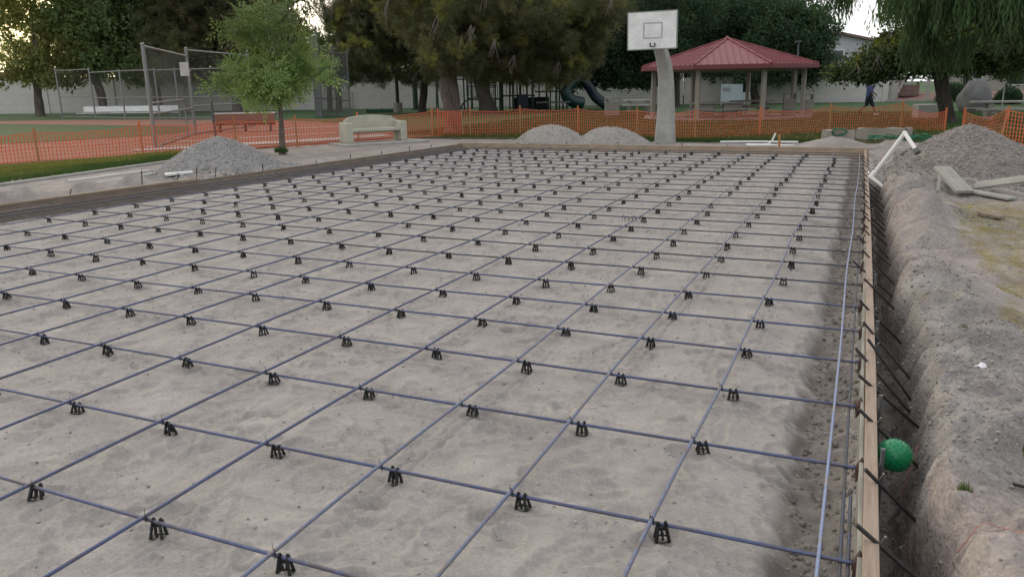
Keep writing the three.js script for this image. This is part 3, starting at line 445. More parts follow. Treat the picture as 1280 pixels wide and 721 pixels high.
{
  const plank = (label, a, b, w, th, m = M.woodGrey, roll = 0) => { const A = V(...a), B = V(...b), d = B.clone().sub(A), l = d.length(); const g = new RoundedBoxGeometry(l, th, w, 2, 0.006); g.rotateX(roll); const X = d.normalize(), Z = X.clone().cross(V(0, 1, 0)).normalize(), Y = Z.clone().cross(X); const m4 = new THREE.Matrix4().makeBasis(X, Y, Z).setPosition((A.x + B.x) / 2, (A.y + B.y) / 2, (A.z + B.z) / 2); const o = obj('loose_plank', g, m); o.geometry.applyMatrix4(m4); tag(o, label, 'plank'); };
  plank('wide grey plank propped against the front of the big right soil pile', [1.98, 0.13, -10.5], [1.70, 0.42, -11.25], 0.26, 0.045);
  plank('long grey plank lying across the right end of the big soil pile', [2.16, 0.17, -10.95], [3.05, 0.40, -10.55], 0.16, 0.045, M.woodGrey, 0.55);
  plank('pale short board lying flat below the propped plank', [2.08, 0.12, -10.75], [2.58, 0.085, -10.25], 0.2, 0.035);
  plank('small scrap of wood on the yellow weedy ground', [2.02, 0.055, -8.95], [2.22, 0.06, -8.55], 0.075, 0.03, M.woodOld);
  tag(obj('pipe_stub', rod([1.62, 0.13, -10.45], [1.635, 0.36, -10.55], 0.026, 0.026, 10), M.woodGrey), 'short grey pipe stub standing under the propped plank', 'pipe');
  tag(obj('wood_lath', bx(0.06, 0.5, 0.02, -1.53, 0.17, BACK - 0.09, 0, 0.03), M.woodStake), 'short wooden lath standing behind the far form board', 'stake');
  const can = new THREE.PlaneGeometry(0.075, 0.062, 10, 8); can.rotateX(-Math.PI / 2); const cp = can.attributes.position; for (let i = 0; i < cp.count; i++) cp.setY(i, 0.02 * vn(cp.getX(i) * 50, cp.getZ(i) * 50) + 0.01); can.computeVertexNormals(); can.rotateY(0.6);
  const under = can.clone(); under.translate(0.004, -0.006, 0.003); const cn = obj('crumpled_foil', [can, under], mat([0.75, 0.76, 0.78], { roughness: 0.3, metalness: 0.4, side: THREE.DoubleSide })); cn.position.set(1.27, bankH(1.27, -2.1) + 0.012, -2.1); tag(cn, 'crumpled silver scrap of foil lying on the right spoil bank', 'litter');
  const st = (label, pts, r, m) => tag(obj('string', tube(pts.map(([x, z, up]) => [x, bankH(x, z) + up, z]), r, 60, 5), m), label, 'string');
  const pink = mat([0.55, 0.2, 0.15]); void st;
  st('pink mason string trailing over the soil near the camera', [[0.99, -0.18, 0.012], [1.05, -0.12, 0.03], [1.12, -0.2, 0.012], [1.18, -0.12, 0.014], [1.3, -0.18, 0.01]], 0.0016, pink);
  st('pink mason string hanging over the trench edge above the green ball', [[0.86, -1.25, 0.03], [0.89, -1.35, 0.012], [0.93, -1.5, 0.012], [0.95, -1.62, 0.012]], 0.0016, pink);
  tag(obj('dark_stick', rod([1.24, bankH(1.24, -0.7) + 0.012, -0.7], [1.5, bankH(1.5, -0.58) + 0.015, -0.58], 0.008, 0.007, 6), M.steel), 'dark rod lying on the soil at the right edge near the camera', 'rod');
}
{ const w = []; for (let i = 0; i < 5; i++) w.push(tube([[-2.52 + 0.05 * i, -0.07, -7.66], [-2.53 + 0.05 * i, -0.03 - 0.01 * (i % 2), -7.68], [-2.49 + 0.05 * i, 0.01 - 0.02 * (i % 3), -7.62], [-2.47 + 0.06 * i, -0.07, -7.6]], 0.004, 10, 4)); tag(obj('wire_scrap', w, M.wire), 'loose loops of dark tie wire lying on the sand between two crossings', 'wire'); }
// concrete rubble and green hose at the far right corner
{
  const chunk = (label, x, z, w, h, d, ry, s) => { const g = new THREE.BoxGeometry(w, h, d, 4, 3, 3), p = g.attributes.position; for (let i = 0; i < p.count; i++) { const k = 0.07; p.setXYZ(i, p.getX(i) + k * vn3(p.getX(i) * 4 + s, p.getY(i) * 4, p.getZ(i) * 4) * w, p.getY(i) + k * vn3(p.getX(i) * 4, p.getY(i) * 4 + s, p.getZ(i) * 4) * h * 2, p.getZ(i) + k * vn3(p.getX(i) * 4, p.getY(i) * 4, p.getZ(i) * 4 + s) * d); } g.computeVertexNormals(); g.rotateY(ry); g.translate(x, h / 2, z); tag(obj('concrete_chunk', g, M.concTan), label, 'rubble'); };
  chunk('broken tan concrete chunk on the dirt mound by the far corner', -0.15, -21.3, 0.75, 0.42, 0.5, 0.3, 3);
  chunk('long low concrete slab piece left of the white bent pipe', 1.0, -23.6, 1.3, 0.36, 0.6, -0.1, 9);
  chunk('small dark chunk at the end of the long slab piece', 1.72, -23.5, 0.16, 0.36, 0.3, 0.3, 12);
  const r = rng(19), loops = [], gm = mat([0.02, 0.17, 0.08], { roughness: 0.5 });
  for (let k = 0; k < 7; k++) { const pts = []; for (let i = 0; i < 7; i++) pts.push([0.62 + i * 0.28 + 0.1 * r(), 0.06 + 0.13 * r() + 0.03 * k % 0.1, -22.2 - 0.5 * r()]); loops.push(tube(pts, 0.014, 30, 5)); }
  tag(obj('green_hose', loops, gm), 'tangle of green hose on the ground below the concrete slab', 'hose');
  const l2 = []; for (let k = 0; k < 4; k++) { const pts = []; for (let i = 0; i < 8; i++) { const a = i / 8 * 6.28; pts.push([-0.1 + (0.16 + 0.05 * r()) * Math.cos(a), 0.36 + 0.1 * Math.sin(a) + 0.06 * r(), -21.0 + 0.1 * Math.sin(a) + 0.03 * k]); } l2.push(tube(pts, 0.011, 30, 5, true)); }
  tag(obj('green_hose', l2, gm), 'small green coil lying on the broken concrete chunk', 'hose');
}

// ---------- heaps ----------
function heap(name, label, [x, z], rx, rz, h, m, stoneM, seed, lumps = [], rough = 0.06, stones = 2500, sharp = 1.25, minX = -1e9) {
  const t = thing(name, label, 'pile', [x, 0, z]), n = 110, pos = [], uv = [], idx = [];
  const H = (u, v) => {                                              // u, v in radii
    let y = Math.max(0, 1 - Math.pow(u * u + v * v, 0.5) * (1 + 0.12 * vn(Math.atan2(v, u) * 1.3, seed)));
    y = h * (1 - Math.pow(1 - y, sharp)) ; y *= smooth(0, 0.25, y / h) * 0.35 + 0.65;
    y *= smooth(minX, minX + 0.35, x + u * rx);
    for (const [lu, lv, lr, lh] of minX > -1e8 && x + u * rx < minX ? [] : lumps) y = Math.max(y, lh * Math.pow(Math.max(0, 1 - Math.hypot(u - lu, v - lv) / lr), 1.05));
    return y + rough * h * (fbm(u * 3 + seed, v * 3, 4, 0, seed) + 0.5 * fbm(u * 12 + seed, v * 12, 3, 0, seed + 2)) * smooth(0, 0.08, y) - 0.1 * smooth(0.02, 0, y);
  };
  for (let j = 0; j <= n; j++) for (let i = 0; i <= n; i++) { const u = (i / n * 2 - 1) * 1.25, v = (j / n * 2 - 1) * 1.25; pos.push(u * rx, H(u, v), v * rz); uv.push(u * rx, v * rz); }
  for (let j = 0; j < n; j++) for (let i = 0; i < n; i++) { const a = j * (n + 1) + i, b = a + n + 1; if (Math.max(pos[3 * a + 1], pos[3 * b + 1], pos[3 * a + 4], pos[3 * b + 4]) < -0.06) continue; idx.push(a, b, a + 1, b, b + 1, a + 1); }
  const g = new THREE.BufferGeometry(); g.setAttribute('position', new THREE.Float32BufferAttribute(pos, 3)); g.setAttribute('uv', new THREE.Float32BufferAttribute(uv, 2)); g.setIndex(idx); g.computeVertexNormals();
  const o = new THREE.Mesh(g, m); o.name = 'heap'; o.castShadow = o.receiveShadow = true; t.add(o);
  scatter('gravel', stoneGeo[seed % 3], stoneM, stones, r => { const a = r() * 6.283, q = 1.28 * Math.sqrt(r()), u = q * Math.cos(a), v = q * Math.sin(a), y = H(u, v); const s = 0.006 + 0.022 * Math.pow(r(), 3); if (y < 0.02) return r() < 0.35 && x + u * rx > minX + 0.1 && z + v * rz > -20.5 ? { x: u * rx, y: (x < -9 ? groundH(x + u * rx, z + v * rz) : bankH(x + u * rx, z + v * rz)) + 0.3 * s, z: v * rz, s: s * 1.3 } : null; return { x: u * rx, y: y + s * 0.2, z: v * rz, s }; }, t, 0.25, seed);
  return t;
}
heap('gravel_pile', 'grey gravel pile beside the left edge of the pad, before the young tree', [-13.35, -11.15], 1.35, 1.75, 0.80, M.pileGrey, mat([0.33, 0.33, 0.32]), 4, [], 0.085, 10000, 1.2);
heap('sand_pile', 'left of the two low sand piles behind the far board', [-8.35, -20.0], 1.25, 0.62, 0.62, M.pileSand, mat([0.38, 0.37, 0.35]), 5, [], 0.055, 1800, 1.9);
heap('sand_pile', 'right of the two low sand piles, nearer the basketball pole', [-6.5, -20.1], 1.25, 0.6, 0.56, M.pileSand, mat([0.38, 0.37, 0.35]), 6, [], 0.055, 1800, 1.9);
heap('soil_pile', 'big grey-brown soil pile right of the trench below the dark tree', [2.3, -13.7], 1.65, 2.0, 0.98, mat([0.31, 0.282, 0.255], { map: T.soil, bumpMap: T.soilBump, bumpScale: 0.04, roughness: 1 }), mat([0.27, 0.25, 0.23]), 7, [[-0.38, 0.12, 0.62, 0.70], [-0.55, 0.2, 0.45, 0.45], [0.3, 0.3, 0.6, 0.72]], 0.085, 16000, 1.35, 0.82);
// ---------- orange safety fence ----------
function safetyFence(label, P, labelPost) {                          // P: [x, z, post height, lean]
  const t = thing('safety_fence', label, 'fence', [0, 0, 0]);
  P.forEach(([x, z, h, lean = 0], i) => { if (h) obj('post', bx(0.055, h + 0.2, 0.04, x, h / 2 - 0.05, z, 0.4, lean), i % 3 ? M.woodStake : M.orange, t); });
  for (let i = 0; i < P.length - 1; i++) {
    const [x0, z0, h0] = P[i], [x1, z1, h1] = P[i + 1], sag = P[i][4] ?? 0.08, L = Math.hypot(x1 - x0, z1 - z0), n = Math.max(6, Math.round(L / 0.095)), nx = -(z1 - z0) / L, nz = (x1 - x0) / L, list = [], s = i * 17.3 + x0;
    const top = f => mix(Math.max(h0, 0.7), Math.max(h1, 0.7), f) - 0.07 - sag * 4 * f * (1 - f) + 0.015 * vn(f * 9, s);
    const pt = (f, v) => { const w = 0.07 * vn(f * L * 1.1, v * 1.5 + s) * Math.sin(Math.PI * f) , lean = 0.03 * vn(f * L * 1.7, 8 + s) * v; return [x0 + (x1 - x0) * (f + lean / L) + nx * w, 0.02 + (top(f) - 0.02) * v, z0 + (z1 - z0) * (f + lean / L) + nz * w]; };
    const pos = [], idx = [];
    const strip = (a, b, dx, dy) => { // a flat strap between two points of the net, dx / dy half widths along the fence and up
      const o = pos.length / 3, ux = (x1 - x0) / L * dx, uz = (z1 - z0) / L * dx;
      for (const p of [a, b]) pos.push(p[0] - ux, p[1] - dy, p[2] - uz, p[0] + ux, p[1] + dy, p[2] + uz);
      idx.push(o, o + 1, o + 2, o + 1, o + 3, o + 2);
    };
    const rowsN = 8;
    for (let k = 0; k <= n; k++) for (let q = 0; q < 4; q++) strip(pt(k / n, q / 4), pt(k / n, (q + 1) / 4), 0.0125, 0);
    for (let q = 0; q <= rowsN; q++) for (let k = 0; k < n; k += 2) strip(pt(k / n, q / rowsN), pt(Math.min(n, k + 2) / n, q / rowsN), 0, q === 0 || q === rowsN ? 0.012 : q % 4 === 0 ? 0.010 : 0.0075);
    const g = new THREE.BufferGeometry(); g.setAttribute('position', new THREE.Float32BufferAttribute(pos, 3)); g.setIndex(idx); g.computeVertexNormals(); obj('netting', g, M.orangeNet, t);
  }
}
M.orangeNet = new THREE.MeshPhysicalMaterial({ color: col(0.8, 0.18, 0.075), roughness: 0.6, transmission: 0.35, thickness: 0, side: THREE.DoubleSide });
safetyFence('orange safety fence along the left grass strip, behind the gravel pile and bench', [[-20.7, -4.5, 0.95], [-19.95, -8.4, 0.95], [-19.5, -11.1, 0.9], [-18.85, -13.9, 0.95], [-17.6, -16.4, 0.98], [-16.5, -18.0, 0.95], [-15.6, -20.2, 0.95], [-14.45, -23.4, 1.0]]);
safetyFence('orange safety fence across the back, between the sand piles and the lawn', [[-14.45, -23.45, 1.0, 0, 0.02], [-13.2, -24.1, 1.0], [-11.6, -25.2, 1.02], [-9.4, -25.6, 0.98], [-6.85, -24.6, 0.95], [-4.6, -23.6, 0.95], [-2.75, -25.4, 0.92, 0, 0.1], [-0.62, -27.9, 0.95, 0, 0.12], [1.76, -29.8, 1.0, 0, 0.2], [3.1, -28.6, 0.75, 0, 0.05]]);
safetyFence('orange safety fence at the right edge behind the big soil pile', [[3.35, -25.5, 0.85, 0, 0.2], [4.05, -22.6, 0.98, -0.12], [5.3, -21.4, 0.95], [7.0, -20.6, 0.95]]);
safetyFence('bunched end of orange netting at the left corner of the back fence', [[-14.3, -23.6, 0.98, 0, 0.02], [-13.4, -23.85, 0.9, 0.05]]);

// ---------- chain-link fences and backstop ----------
function linkFence(label, posts, rails, pr = 0.045, pitch = 0.11, wire = 0.0032, m = M.galv) {      // posts [x, z, h]; rails as fractions of the height
  const t = thing('chain_link_fence', label, 'fence', [0, 0, 0]);
  for (const [x, z, h] of posts) { obj('post', rod([x, -0.1, z], [x, h, z], pr, pr, 10), m, t); const c = new THREE.SphereGeometry(pr * 1.15, 10, 6); c.translate(x, h, z); obj('post_cap', c, m, t); }
  for (let i = 0; i < posts.length - 1; i++) {
    const [x0, z0, h0] = posts[i], [x1, z1, h1] = posts[i + 1], L = Math.hypot(x1 - x0, z1 - z0), H = Math.min(h0, h1) - 0.05;
    for (const f of rails) obj('rail', rod([x0, mix(0.05, H, f), z0], [x1, mix(0.05, H, f), z1], pr * 0.62, pr * 0.62, 8), m, t);
    const w = [], n = Math.ceil((L + H) / pitch);
    for (let k = 0; k < n; k++) { const s = k * pitch - H; for (const dir of [1, -1]) { let a = Math.max(0, s), b = Math.min(L, s + H); if (b - a < 0.05) continue; const ya = dir > 0 ? a - s : H - (a - s), yb = dir > 0 ? b - s : H - (b - s); w.push(rod([mix(x0, x1, a / L), ya + 0.04, mix(z0, z1, a / L)], [mix(x0, x1, b / L), yb + 0.04, mix(z0, z1, b / L)], wire, wire, 3)); } }
    obj('wire_mesh', w, M.link, t);
  }
  return t;
}
linkFence('tall chain-link backstop wing nearest the camera, left of the young tree', [[-21.05, -16.37, 3.3], [-25.9, -22.95, 3.55], [-28.2, -29.2, 3.7]], [0, 0.33, 1], 0.06, 0.16, 0.0026);
tag(obj('fence_sign', [bx(0.34, 0.56, 0.012, -25.95, 2.72, -22.78, 0.64, 0, 0, 0.004)], M.white), 'small white sign plate fixed to the tall chain-link wing', 'sign');
linkFence('chain-link dugout fence around the white bench at the left', [[-53.85, -37.8, 3.63], [-50.2, -37.65, 3.5], [-45.7, -36.35, 3.28], [-42.5, -36.35, 3.28], [-40.7, -36.34, 3.25], [-33.5, -37.4, 3.3]], [0.03, 0.45, 1], 0.055, 0.2, 0.003);
linkFence('low chain-link fence in front of the pale left wall', [[-110, -41.2, 1.5], [-96, -45, 1.5], [-84, -48.4, 1.5], [-72, -51.4, 1.5], [-62, -53.7, 1.5], [-52, -56, 1.5], [-42, -57.8, 1.5]], [0.03, 1], 0.035, 0.24, 0.004);
linkFence('tall dark backstop panels right of the young tree', [[-31.9, -39.8, 5.6], [-33.6, -41.4, 5.2], [-31.6, -41.0, 4.6], [-30.55, -41.05, 4.1]], [0, 0.25, 0.6, 1], 0.055, 0.06, 0.006, M.galvDark);
tag(obj('steel_post', [rod([-23.2, -0.1, -21.3], [-23.22, 1.9, -21.3], 0.06, 0.06, 10), rod([-23.22, 1.9, -21.3], [-23.22, 1.93, -21.3], 0.065, 0.03, 10)], M.galvDark), 'short dark steel post between the tall fence and the young tree', 'post');
{
  const P = [[-22.4, -17.9], [-23.9, -20.2], [-25.4, -22.3]].map(([x, z]) => [x, 0, z]);
  tag(obj('gate_frame', [rod([-21.15, 1.45, -16.5], [-24.6, 1.5, -21.2], 0.028), tube([[-24.6, 1.5, -21.2], [-24.8, 1.45, -21.45], [-24.85, 1.3, -21.5]], 0.028, 8, 8), rod([-24.85, 1.3, -21.5], [-24.85, 0.02, -21.5], 0.028)], M.galv), 'bent pipe gate frame against the tall chain-link wing', 'gate'); void P;
}
{
  const t = thing('team_bench', 'long white slatted bench behind the dugout fence', 'bench', [-51.3, 0, -41.5], 0.2);
  obj('backrest', bx(8.4, 0.42, 0.06, 0, 0.6, -0.25, 0, 0, -0.1, 0.01), M.white, t); obj('seat', bx(8.9, 0.05, 0.32, -0.1, 0.3, 0.05, 0, 0, 0, 0.01), M.white, t);
  for (let i = -2; i <= 2; i++) obj('leg', [bx(0.06, 0.3, 0.06, i * 1.9, 0.13, 0.05), bx(0.06, 0.8, 0.06, i * 1.9, 0.38, -0.32)], M.galv, t);
}
{
  const t = thing('dugout_bench', 'low maroon bench with a pale rail seen through the orange net', 'bench', [-24.9, 0, -24.9], 0.53);
  obj('backrest', bx(2.6, 0.5, 0.06, 0, 0.55, -0.2, 0, 0, 0, 0.01), mat([0.3, 0.15, 0.11]), t); obj('seat', bx(2.6, 0.06, 0.34, 0, 0.4, 0.02, 0, 0, 0, 0.01), mat([0.28, 0.14, 0.1]), t); obj('rail', bx(2.7, 0.05, 0.08, 0, 0.83, -0.2), M.white, t);
  for (const s of [-1.1, 0, 1.1]) obj('leg', bx(0.07, 0.4, 0.3, s, 0.19, 0), M.galvDark, t);
}

// ---------- block walls ----------
function wall(label, A, B, h, th, caps = [1], m = M.block) {
  const l = Math.hypot(B[0] - A[0], B[1] - A[1]), t = thing('block_wall', label, 'wall', [(A[0] + B[0]) / 2, 0, (A[1] + B[1]) / 2], -Math.atan2(B[1] - A[1], B[0] - A[0]));
  obj('wall', bx(l, h, th, 0, h / 2 - 0.1, 0), m, t); for (const f of caps) obj('cap_course', bx(l + 0.02, 0.1, th + 0.08, 0, h * f - 0.1 + (f === 1 ? 0.05 : 0), 0, 0, 0, 0, 0.02), M.conc, t);
  const np = Math.floor(l / 7); for (let i = 0; i <= np; i++) obj('pilaster', bx(0.42, h + 0.02, th + 0.14, -l / 2 + 0.25 + i * (l - 0.5) / np, h / 2 - 0.09, 0), m, t); return t;
}
wall('long pale block wall behind the ball field at the left', [-150, -31], [-44, -57.5], 3.3, 0.22);
wall('pale block wall behind the bench and playground in the middle', [-44, -57.6], [-14, -66.5], 3.2, 0.22);
wall('pale block wall behind the red-roofed pavilion at the right', [-13.9, -66.5], [2.1, -69.5], 2.25, 0.22);
tag(obj('wing_wall', (() => { const s = new THREE.Shape([[0, 0], [5.5, 0], [5.5, 2.05], [0, 2.05]].map(p => new THREE.Vector2(...p))), g = new THREE.ExtrudeGeometry(s, { depth: 0.25, bevelEnabled: false }); g.rotateY(1.35); g.translate(2.15, 0, -69.4); return g; })(), M.conc), 'pale end wall turning back beside the terrace steps', 'wall');
{
  const t = thing('terrace', 'reddish gravel terrace with low steps and fence behind the walking person', 'terrace', [4.2, 0, -72.5], -0.05);
  obj('kerb', bx(15, 0.22, 0.25, 3.2, 0.05, 3.2), M.conc, t); obj('bank', (() => { const g = new THREE.BoxGeometry(15, 1.1, 7, 30, 4, 10), p = g.attributes.position; for (let i = 0; i < p.count; i++) p.setY(i, p.getY(i) > 0 ? clamp(p.getY(i) * (0.2 + 0.9 * smooth(3.4, -2, p.getZ(i))) + 0.08 * vn(p.getX(i), p.getZ(i))) : p.getY(i)); g.translate(3.2, 0.0, -0.3); g.computeVertexNormals(); return g; })(), M.redGravel, t);
  for (let k = 0; k < 3; k++) obj('step', bx(3.4, 0.3, 0.6, -1.4, 0.55 + k * 0.3, 0.6 - k * 0.7), mat([0.22, 0.15, 0.13], { map: T.conc }), t);
  obj('post', bx(0.25, 2.0, 0.25, 0.9, 1.0, 3.0), M.conc, t); for (let k = 0; k < 3; k++) obj('rail', bx(3.2, 0.07, 0.06, -0.9, 1.5 + 0.28 * k, -1.2), M.galvDark, t);
}
{
  const t = thing('house', 'grey-white house with a low gable roof showing between the right trees', 'house', [-4.0, 0, -94], 0.12);
  obj('wall', (() => { const s = new THREE.Shape([[-4.2, 0], [6, 0], [6, 5.0], [-0.6, 6.6], [-4.2, 5.6]].map(p => new THREE.Vector2(...p))); return new THREE.ExtrudeGeometry(s, { depth: 7, bevelEnabled: false }); })(), mat([0.5, 0.52, 0.54]), t);
  for (const [a, b] of [[[-0.6, 6.62], [6.5, 4.9]], [[-0.6, 6.62], [-4.7, 5.45]]]) obj('roof', bx(Math.hypot(b[0] - a[0], b[1] - a[1]), 0.22, 8, (a[0] + b[0]) / 2, (a[1] + b[1]) / 2 + 0.1, 3.6, 0, Math.atan2(b[1] - a[1], b[0] - a[0])), mat([0.2, 0.15, 0.13]), t);
  for (const [x, y] of [[0.6, 4.2], [3.2, 3.8]]) { const f = obj('window', bx(1.2, 1.2, 0.08, x, y, 7.03), M.white, t); obj('pane', bx(1.0, 1.0, 0.04, x, y, 7.07), mat([0.05, 0.06, 0.07], { roughness: 0.1 }), f); }
}
{
  const t = thing('house', 'low stuccoed house behind the hedge at the far right', 'house', [20, 0, -84], -0.25);
  obj('wall', bx(26, 3.2, 8, 0, 1.6, 0), mat([0.4, 0.37, 0.33], { map: T.conc }), t); obj('roof', bx(27.5, 0.3, 9.6, 0, 3.35, 0), mat([0.22, 0.15, 0.12]), t);
  for (const x of [-10, -6.5, -2, 3]) { const f = obj('window', bx(1.7, 1.3, 0.08, x, 1.7, 4.03), M.white, t); obj('pane', [bx(0.72, 1.1, 0.04, x - 0.39, 1.7, 4.07), bx(0.72, 1.1, 0.04, x + 0.39, 1.7, 4.07)], mat([0.04, 0.045, 0.05], { roughness: 0.12 }), f); }
  obj('door', bx(1, 2.1, 0.08, 0.7, 1.05, 4.03), mat([0.16, 0.09, 0.06]), t);
}
{
  const t = thing('house', 'low house roof line showing over the wall behind the left tree', 'house', [-104, 0, -58], 0.25);
  obj('wall', bx(22, 3.6, 8, 0, 1.8, 0), mat([0.45, 0.38, 0.34]), t); obj('roof', bx(24, 0.8, 10, 0, 4.0, 0), mat([0.35, 0.18, 0.14]), t);
  for (const x of [-6, 0, 6]) { const f = obj('window', bx(1.6, 1.2, 0.08, x, 2.4, 4.03), M.white, t); obj('pane', bx(1.4, 1, 0.04, x, 2.4, 4.07), mat([0.05, 0.05, 0.06], { roughness: 0.12 }), f); }
}
{
  const t = thing('parked_car', 'white parked car seen under the pavilion roof beyond the lawn', 'car', [-13.6, 0, -72.8], 0.12);
  const s = new THREE.Shape(); s.moveTo(-2.3, 0.35); s.lineTo(-2.25, 0.85); s.quadraticCurveTo(-1.6, 0.98, -1.25, 1.0); s.quadraticCurveTo(-0.7, 1.5, -0.2, 1.52); s.lineTo(0.8, 1.5); s.quadraticCurveTo(1.4, 1.4, 1.8, 1.05); s.lineTo(2.25, 0.98); s.lineTo(2.3, 0.35); s.closePath();
  const g = new THREE.ExtrudeGeometry(s, { depth: 1.6, bevelEnabled: true, bevelSize: 0.08, bevelThickness: 0.08, bevelSegments: 3 }); g.translate(0, 0, -0.8); obj('body', g, mat([0.75, 0.76, 0.78], { roughness: 0.25 }), t);
  const w = new THREE.Shape([[-1.0, 1.02], [-0.25, 1.42], [0.75, 1.41], [1.4, 1.08]].map(p => new THREE.Vector2(...p))); const wg = new THREE.ExtrudeGeometry(w, { depth: 1.8, bevelEnabled: false }); wg.translate(0, 0, -0.9); obj('window', wg, mat([0.03, 0.035, 0.04], { roughness: 0.1 }), t);
  for (const x of [-1.45, 1.45]) for (const z of [-0.8, 0.8]) { const c = new THREE.CylinderGeometry(0.33, 0.33, 0.22, 20); c.rotateX(Math.PI / 2); c.translate(x, 0.33, z); const wh = obj('wheel', c, M.playDark, t); const h = new THREE.CylinderGeometry(0.18, 0.18, 0.24, 14); h.rotateX(Math.PI / 2); h.translate(x, 0.33, z); obj('rim', h, M.galv, wh); }
}
// ---------- basketball hoop ----------
{
  const t = thing('basketball_hoop', 'basketball hoop with a white backboard on a thick curved concrete pole', 'basketball hoop', [-4.99, 0, -20.95]);
  const prof = [[0, -0.15, 0.285, 0.30], [0, 0.5, 0.25, 0.27], [0, 1.2, 0.215, 0.24], [0.12, 1.9, 0.195, 0.22], [0.42, 2.4, 0.175, 0.19], [0.9, 2.78, 0.15, 0.15], [1.16, 2.9, 0.14, 0.12]], n = 28, pos = [], idx = [];
  const curve = new THREE.CatmullRomCurve3(prof.map(p => V(p[0], p[1], 0))), rad = f => { const q = f * (prof.length - 1), k = Math.min(prof.length - 2, Math.floor(q)); return [mix(prof[k][2], prof[k + 1][2], q - k), mix(prof[k][3], prof[k + 1][3], q - k)]; };
  for (let i = 0; i <= n; i++) { const f = i / n, p = curve.getPoint(f), d = curve.getTangent(f), [w, h] = rad(f), c = 0.8; for (const [a, b] of [[-c, -1], [c, -1], [1, -c], [1, c], [c, 1], [-c, 1], [-1, c], [-1, -c]]) pos.push(a * w - 0.03 * smooth(0.3, 1, f), p.y - d.x * b * h, p.x + d.y * b * h); }
  for (let i = 0; i < n; i++) for (let j = 0; j < 8; j++) { const a = i * 8 + j, b = i * 8 + (j + 1) % 8; idx.push(a, b, a + 8, b, b + 8, a + 8); }
  const last = n * 8; for (let j = 1; j < 7; j++) idx.push(last, last + j, last + j + 1);
  let g = new THREE.BufferGeometry(); g.setAttribute('position', new THREE.Float32BufferAttribute(pos, 3)); g.setIndex(idx); g = g.toNonIndexed(); g.computeVertexNormals(); const pm = M.concPole.clone(); pm.side = THREE.DoubleSide; obj('pole', g, pm, t);
  const bz = 1.26, b = obj('backboard', bx(1.36, 0.99, 0.045, -0.17, 3.23, bz, 0.06, 0.012, 0, 0.012), M.white, t);
  const fr = []; for (const [w, h, x, y] of [[0.54, 0.035, -0.15, 3.43], [0.54, 0.035, -0.15, 3.03], [0.035, 0.4, -0.405, 3.23], [0.035, 0.4, 0.105, 3.23]]) fr.push(bx(w, h, 0.006, x, y, bz + 0.0265 - (x + 0.17) * 0.06, 0.06)); obj('target_square', fr, mat([0.42, 0.43, 0.42]), b);
  obj('edge_frame', [bx(1.39, 0.03, 0.055, -0.17, 3.735, bz - 0.004, 0.06, 0.012), bx(1.39, 0.03, 0.055, -0.17, 2.728, bz - 0.004, 0.06, 0.012), bx(0.03, 1.0, 0.055, -0.86, 3.22, bz + 0.038, 0.06, 0.012), bx(0.03, 1.0, 0.055, 0.52, 3.24, bz - 0.045, 0.06, 0.012)], M.galv, b);
  obj('rim_mount', [bx(0.02, 0.1, 0.05, -0.21, 2.85, bz + 0.045), bx(0.02, 0.1, 0.05, -0.08, 2.85, bz + 0.04), bx(0.15, 0.018, 0.03, -0.145, 2.80, bz + 0.04)], M.steel, t);
  obj('bracket', [bx(0.26, 0.26, 0.14, -0.06, 2.92, bz - 0.09, 0, 0, 0, 0.01), rod([-0.05, 2.95, bz - 0.1], [-0.5, 3.5, bz - 0.03], 0.025), rod([-0.05, 2.95, bz - 0.1], [0.3, 3.5, bz - 0.06], 0.025)], M.galvDark, t);
}
// ---------- concrete park bench ----------
{
  const t = thing('park_bench', 'cream concrete park bench with a stepped arched back', 'bench', [-14.78, 0.04, -19.93], 1.03);
  const P = [[-1.06, 0.3], [1.06, 0.3], [1.06, 0.66], [0.94, 0.66], [0.94, 0.73], [0.82, 0.75], [0.82, 0.8]], s = new THREE.Shape(); s.moveTo(...P[0]); for (const p of P.slice(1)) s.lineTo(...p); s.quadraticCurveTo(0, 0.95, -0.82, 0.8); s.lineTo(-0.82, 0.75); s.lineTo(-0.94, 0.73); s.lineTo(-0.94, 0.66); s.lineTo(-1.06, 0.66); s.closePath();
  const g = new THREE.ExtrudeGeometry(s, { depth: 0.1, bevelEnabled: true, bevelSize: 0.015, bevelThickness: 0.015, bevelSegments: 2 }); g.translate(0, 0, -0.3); obj('backrest', g, M.concPale, t);
  obj('seat', bx(2.06, 0.11, 0.5, 0, 0.4, 0, 0, 0, 0, 0.03), M.concPale, t);
  for (const x of [-1.0, 1.0]) { obj('arm', [bx(0.24, 0.66, 0.62, x, 0.33, 0, 0, 0, 0, 0.03)], M.concPale, t); }
  obj('slab', bx(3.1, 0.08, 1.5, 0.1, -0.04, 0.2, 0, 0, 0, 0.015), M.conc, t);
}
